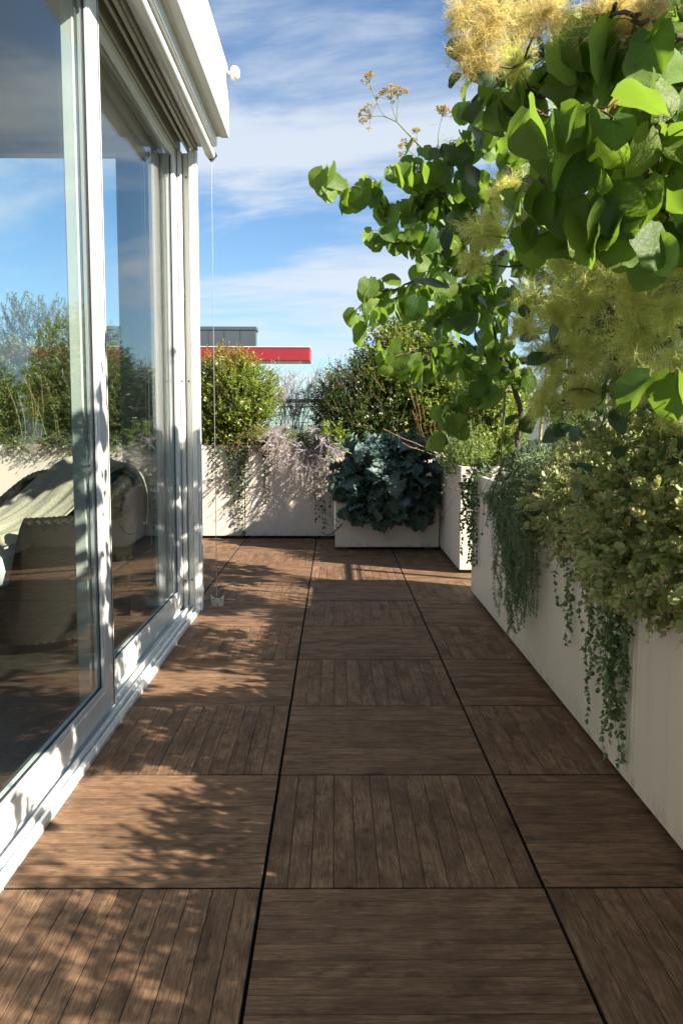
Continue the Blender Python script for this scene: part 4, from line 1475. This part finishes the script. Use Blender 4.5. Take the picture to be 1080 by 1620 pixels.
# vines down the back wall
for lab, y0_, specs, seed in (
    ('dark trailing vine hanging left of the seam on the back wall', 5.8, [(px, py) for px, py in ((362, 780), (366, 805), (372, 822), (378, 838), (384, 846), (369, 790), (381, 818), (388, 800), (375, 770), (386, 775), (358, 765), (365, 772), (379, 785), (383, 760), (392, 765), (371, 760))], 81),
    ('short sprig of vine hanging right of the seam on the back wall', 5.8, [(420, 790), (424, 802), (417, 778)], 82),
    ('tiny vine hanging beside the guide wire on the back wall', 5.8, [(338, 765), (342, 755), (350, 770)], 83),
    ('thin green sprigs hanging beside the lilac sage', 5.8, [(505, 815), (515, 826), (522, 815), (512, 832), (500, 826)], 84),
):
    g_ = np.random.default_rng(seed)
    tips = [at(px, py, 5.60) for px, py in specs]
    b0 = np.mean(tips, 0); b0[2] = .76; b0[1] = 5.80
    root = plant('trailing_vine', lab, 'plant', b0, 'vines hanging on the back wall')
    for t in tips:
        t[1] = 5.625-.02*g_.random()
        s0 = np.array([t[0]+.03*g_.normal(), 5.78, .79])
        c = bezier([s0, (t[0]+.01*g_.normal(), 5.66, .84), (t[0]+.01*g_.normal(), 5.63, .76), (t[0]+.012*g_.normal(), 5.625, (.76+t[2])/2), t], 26)
        st = tri_mesh('strand', *ribbons(c[None], np.linspace(.0016, .0009, len(c)), 3), STEMG, root)
        stuff(tri_mesh('leaves', *leaves_on(g_, c[None], max(6, int((.8-t[2])/.022)), .042, 1.1, .2, tm=OVAL, opposite=True, droop=.3, s0=.2), M_IVY, st, off=wloc(root)))
# bare twig in front of the low planter
tw_ = plant('bare_twig', 'bare dark twig poking out beside the low planter box', 'twig', at(545, 815, 5.3))
m = MB()
m.tube(bezier([at(552, 808, 5.25), at(543, 826, 5.0), at(530, 840, 4.9), at(519, 846, 4.88), at(508, 842, 4.88)], 14), np.linspace(.006, .0025, len(bezier([at(552, 808, 5.25)]*5, 14))), 6)
m.tube(bezier([at(541, 828, 5.0), at(530, 822, 4.95), at(521, 815, 4.95)], 8), np.linspace(.003, .0015, len(bezier([at(541, 828, 5.0)]*3, 8))), 5)
m.tube(bezier([at(534, 836, 4.92), at(527, 828, 4.9), at(524, 820, 4.9)], 8), np.linspace(.003, .0015, len(bezier([at(541, 828, 5.0)]*3, 8))), 5)
m.build('branch', BARK, tw_)
# brown flower stalks beside the dark myrtle
st_ = plant('dry_flower_stalks', 'reddish brown dry flower stalks beside the dark myrtle', 'plant', (1.05, 4.6, .68))
rg = np.random.default_rng(9)
C = []
for (a_, b_2) in (((668, 690), (647, 614)), ((672, 690), (658, 625)), ((677, 690), (668, 640)), ((683, 688), (676, 636)), ((664, 690), (652, 650)), ((690, 690), (684, 645)), ((668, 706), (606, 678)), ((665, 712), (636, 700))):
    e, t = at(*a_, 4.45), at(*b_2, 4.3)
    C.append(bezier([(1.05+.04*rg.normal(), 4.6, .68), e, (e+t)/2+.006*rg.normal(size=3), t], 13))
C = np.array(C)
stuff(tri_mesh('stalks', *ribbons(C, np.linspace(.0028, .0014, C.shape[1]), 5), DRYSTEM, st_))
stuff(tri_mesh('dry_flowers', *leaves_on(rg, C[:, 5:], 40, .014, .6, .2, tm=LANCE, opposite=True), leafmat('rust_flower', (.20, .075, .045), (.32, .15, .10), 1.1, .25, .8), st_))

# ------------------------------------------------------------------ shrubs seen through the glass
shrub('olive_tree', 'olive with grey leaves rising highest behind the glass', (-2.55, 5.9, .76), (-2.35, 5.85, 1.60), (.55, .26, .50), 480, .22, 16, .042, M_OLIVE, LANCE, 91, 40, cat='tree', opposite=True, up=.6)
shrub('bushy_shrub', 'dense green shrub seen through the glass behind the armchair', (-1.95, 5.9, .76), (-1.95, 5.80, 1.26), (.62, .30, .54), 2200, .18, 12, .032, leafmat('mid_green_leaf', (.035, .09, .02), (.09, .16, .03), 1.2, .3, .4), LANCE, 92, 70, amp=.45)
shrub('bushy_shrub', 'yellow-green shrub seen through the glass left of the corner panel', (-1.35, 5.9, .76), (-1.38, 5.80, 1.16), (.36, .28, .42), 1200, .17, 13, .026, M_MYRL, OVAL, 93, 60, amp=.4)
shrub('bushy_shrub', 'bright leafy shrub at the left edge behind the glass', (-2.9, 5.85, .76), (-2.85, 5.78, 1.22), (.50, .28, .50), 1200, .18, 12, .034, M_UND, LANCE, 94, 60, amp=.4)
ro, P, rg = shrub('trailing_shrub', 'low growth spilling over the wall behind the glass', (-2.0, 5.78, .76), (-2.0, 5.66, .82), (.95, .14, .13), 600, .14, 11, .022, M_CREEP, OVAL, 95, 60, cat='plant', inner=.2, up=0., sag=.3)
vp = plant('culver_root', 'tan upright flower spikes seen through the glass', 'plant', (-2.35, 5.66, .76))
rg = np.random.default_rng(12)
C = []
for i in range(9):
    b = np.array([-2.5+.35*rg.random(), 5.66, .78]); t = b+np.array([.10*rg.normal()-.05, -.04, rg.uniform(.35, .62)])
    C.append(bezier([b, (b+t)/2+np.array([.03, -.02, 0]), t], 12))
C = np.array(C)
stuff(tri_mesh('stems', *ribbons(C, np.linspace(.0035, .002, C.shape[1]), 4), STEMG, vp))
stuff(tri_mesh('spikes', *leaves_on(rg, C[:, C.shape[1]//2:], 46, .013, 1.1, .2, tm=ROUND, opposite=True), leafmat('tan_spike', (.36, .25, .14), (.50, .38, .24), 1.1, .3, .8), vp))

# ------------------------------------------------------------------ wicker armchair behind the glass
def smooth01(t):
    t = np.clip(t, 0, 1)
    return t*t*(3-2*t)


k = NT('wicker')
tcn = k.n('ShaderNodeTexCoord')
f = k.noise(k.mapping(tcn.outputs['Object'], (60, 60, 160)), 1., 4)
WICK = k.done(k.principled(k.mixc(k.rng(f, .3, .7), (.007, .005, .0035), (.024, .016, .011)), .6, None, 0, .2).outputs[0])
CUSH = simple('white_cushion', (.70, .70, .69), .9, 0, .04, 12, .2)
k = NT('wool_throw')
tcn = k.n('ShaderNodeTexCoord')
f = k.noise(k.mapping(tcn.outputs['Object'], (120, 120, 120)), 1., 4, .7)
THROW = k.done(k.principled(k.mixc(k.rng(f, .3, .7), (.34, .285, .215), (.56, .48, .375)), .95, k.bump(f, .006, .9)).outputs[0])

ac = empty('wicker_armchair', (-1.21, 2.25, 0))
tag(ac, 'dark wicker armchair with white cushion standing behind the glass', 'armchair')


def chair_ring(th, z):
    """outer plan of the armchair at angle th and height z; its back points to +X"""
    flare = .045*smooth01(z/.7)
    a_, b_ = .36+flare, .36+flare
    c_, s_ = np.cos(th), np.sin(th)
    r_ = (np.abs(c_/a_)**2.7+np.abs(s_/b_)**2.7)**(-1/2.7)
    return r_*c_, r_*s_


def rim(th):
    back = smooth01((np.cos(th)+.15)/.8)
    front = smooth01((-np.cos(th)-.66)/.16)
    return .57+.16*back-.29*front


def turn(q, a=rad(52)):
    x, y = q[0]-off[0], q[1]-off[1]
    return np.array([off[0]+x*math.cos(a)-y*math.sin(a), off[1]+x*math.sin(a)+y*math.cos(a), q[2]])


off = np.array(ac.location)
NTh, NR = 420, 88
th = np.linspace(0, 2*math.pi, NTh, endpoint=False)
V, F = [], []
for i in range(NR):
    t = i/(NR-1)
    z = .05+(rim(th)-.05)*t
    x, y = chair_ring(th, z)
    wv = .0042*np.where(((np.arange(NTh)//3) % 2) == (i % 2), 1, -1)
    rr = np.hypot(x, y)
    V.append(np.stack([x*(1+wv/rr), y*(1+wv/rr), z], 1))
# rolled rim and the inner side
for i, (inset, dz) in enumerate(((.012, .016), (.035, .022), (.06, .014), (.072, -.006))):
    x, y = chair_ring(th, rim(th)); rr = np.hypot(x, y)
    V.append(np.stack([x*(1-inset/rr), y*(1-inset/rr), rim(th)+dz+.0012*np.where((np.arange(NTh)//2) % 2, 1, -1)], 1))
for i in range(1, 16):
    t = i/15
    z = rim(th)*(1-t)+.28*t
    x, y = chair_ring(th, z); rr = np.hypot(x, y)
    wv = .004*np.where(((np.arange(NTh)//3) % 2) == (i % 2), 1, -1)
    V.append(np.stack([x*(1-(.074+wv)/rr), y*(1-(.074+wv)/rr), z], 1))
nrow = len(V)
V = np.concatenate(V)
for i in range(nrow-1):
    j = np.arange(NTh); j2 = (j+1) % NTh
    a_, b_, c_, d_ = i*NTh+j, i*NTh+j2, (i+1)*NTh+j2, (i+1)*NTh+j
    F.append(np.stack([a_, b_, c_], 1)); F.append(np.stack([a_, c_, d_], 1))
F = np.concatenate(F)
off = np.array(ac.location)
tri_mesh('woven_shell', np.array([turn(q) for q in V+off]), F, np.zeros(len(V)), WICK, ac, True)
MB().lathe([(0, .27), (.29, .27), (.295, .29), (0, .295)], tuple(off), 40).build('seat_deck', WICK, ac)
for sx_ in (-.22, .22):
    for sy_ in (-.22, .22):
        MB().lathe([(.02, 0), (.022, .05)], (off[0]+sx_, off[1]+sy_, 0), 10).build('foot', DARKMETAL, ac)


def pillow(cx_, cy_, cz_, a_, b_, h_, nx=26, ny=26, tilt=None):
    m = MB()
    vs, fs = [], []
    for s in (1, -1):
        for j in range(ny+1):
            for i in range(nx+1):
                u, v = i/nx*2-1, j/ny*2-1
                e = (max(0, 1-abs(u)**4)*max(0, 1-abs(v)**4))**.35
                p = np.array([u*a_*(1-.05*v*v), v*b_*(1-.05*u*u), s*h_*e])
                if tilt is not None: p = tilt@p
                vs.append((cx_+p[0], cy_+p[1], cz_+p[2]))
    n1_ = (nx+1)*(ny+1)
    for s in (0, 1):
        for j in range(ny):
            for i in range(nx):
                q = [s*n1_+j*(nx+1)+i, s*n1_+j*(nx+1)+i+1, s*n1_+(j+1)*(nx+1)+i+1, s*n1_+(j+1)*(nx+1)+i]
                fs.append(tuple(q if s == 0 else q[::-1]))
    return m.add(vs, fs, True)


cq = pillow(off[0]-.09, off[1], .365, .31, .25, .105)
cq.v = [tuple(turn(q)) for q in cq.v]
cq.build('seat_cushion', CUSH, ac)
# knitted throw over the back
thr = empty('wool_throw', (off[0]+.1, off[1]+.1, .7))
tag(thr, 'beige knitted throw draped over the armchair', 'blanket')
prof = np.array([(-.34, .50), (-.20, .515), (-.07, .56), (.05, .63), (.16, .72), (.24, .785), (.315, .81), (.385, .785), (.425, .69), (.432, .60), (.430, .54)])
pr_ = bezier(np.c_[prof[:, 0], np.zeros(len(prof)), prof[:, 1]], 44)
nv = 34
tv, tf = [], []
tr_ = np.random.default_rng(2)
for layer in (0, 1):
    for j in range(nv):
        v = j/(nv-1)*2-1
        for i, p in enumerate(pr_):
            s = i/(len(pr_)-1)
            fold = .012*math.sin(v*7+s*4)+.007*math.sin(v*15-s*6)+.004*math.sin(v*31+s*9)
            y = v*(.22+.04*(1-s))+.03*math.sin(s*5)
            drop = .10*max(0, abs(v)-.6)**1.3*(1 if s > .45 else .5)
            q = np.array([off[0]+p[0]+fold*(.8 if s > .6 else .2), off[1]+y, p[2]+fold-drop])
            if layer: q = q-np.array([.008 if s > .62 else -.002, 0, .010 if s < .75 else 0])
            tv.append(q)
npf = len(pr_)
for layer in (0, 1):
    for j in range(nv-1):
        for i in range(npf-1):
            b0 = layer*nv*npf
            q = (b0+j*npf+i, b0+j*npf+i+1, b0+(j+1)*npf+i+1, b0+(j+1)*npf+i)
            tf.append(q if layer == 0 else q[::-1])
for i in range(npf-1):
    for j in (0, nv-1):
        tf.append((j*npf+i, j*npf+i+1, nv*npf+j*npf+i+1, nv*npf+j*npf+i))
for j in range(nv-1):
    for i in (0, npf-1):
        tf.append((j*npf+i, (j+1)*npf+i, nv*npf+(j+1)*npf+i, nv*npf+j*npf+i))
tv = [turn(q) for q in tv]
MB().add(tv, tf, True).build('cloth', THROW, thr)
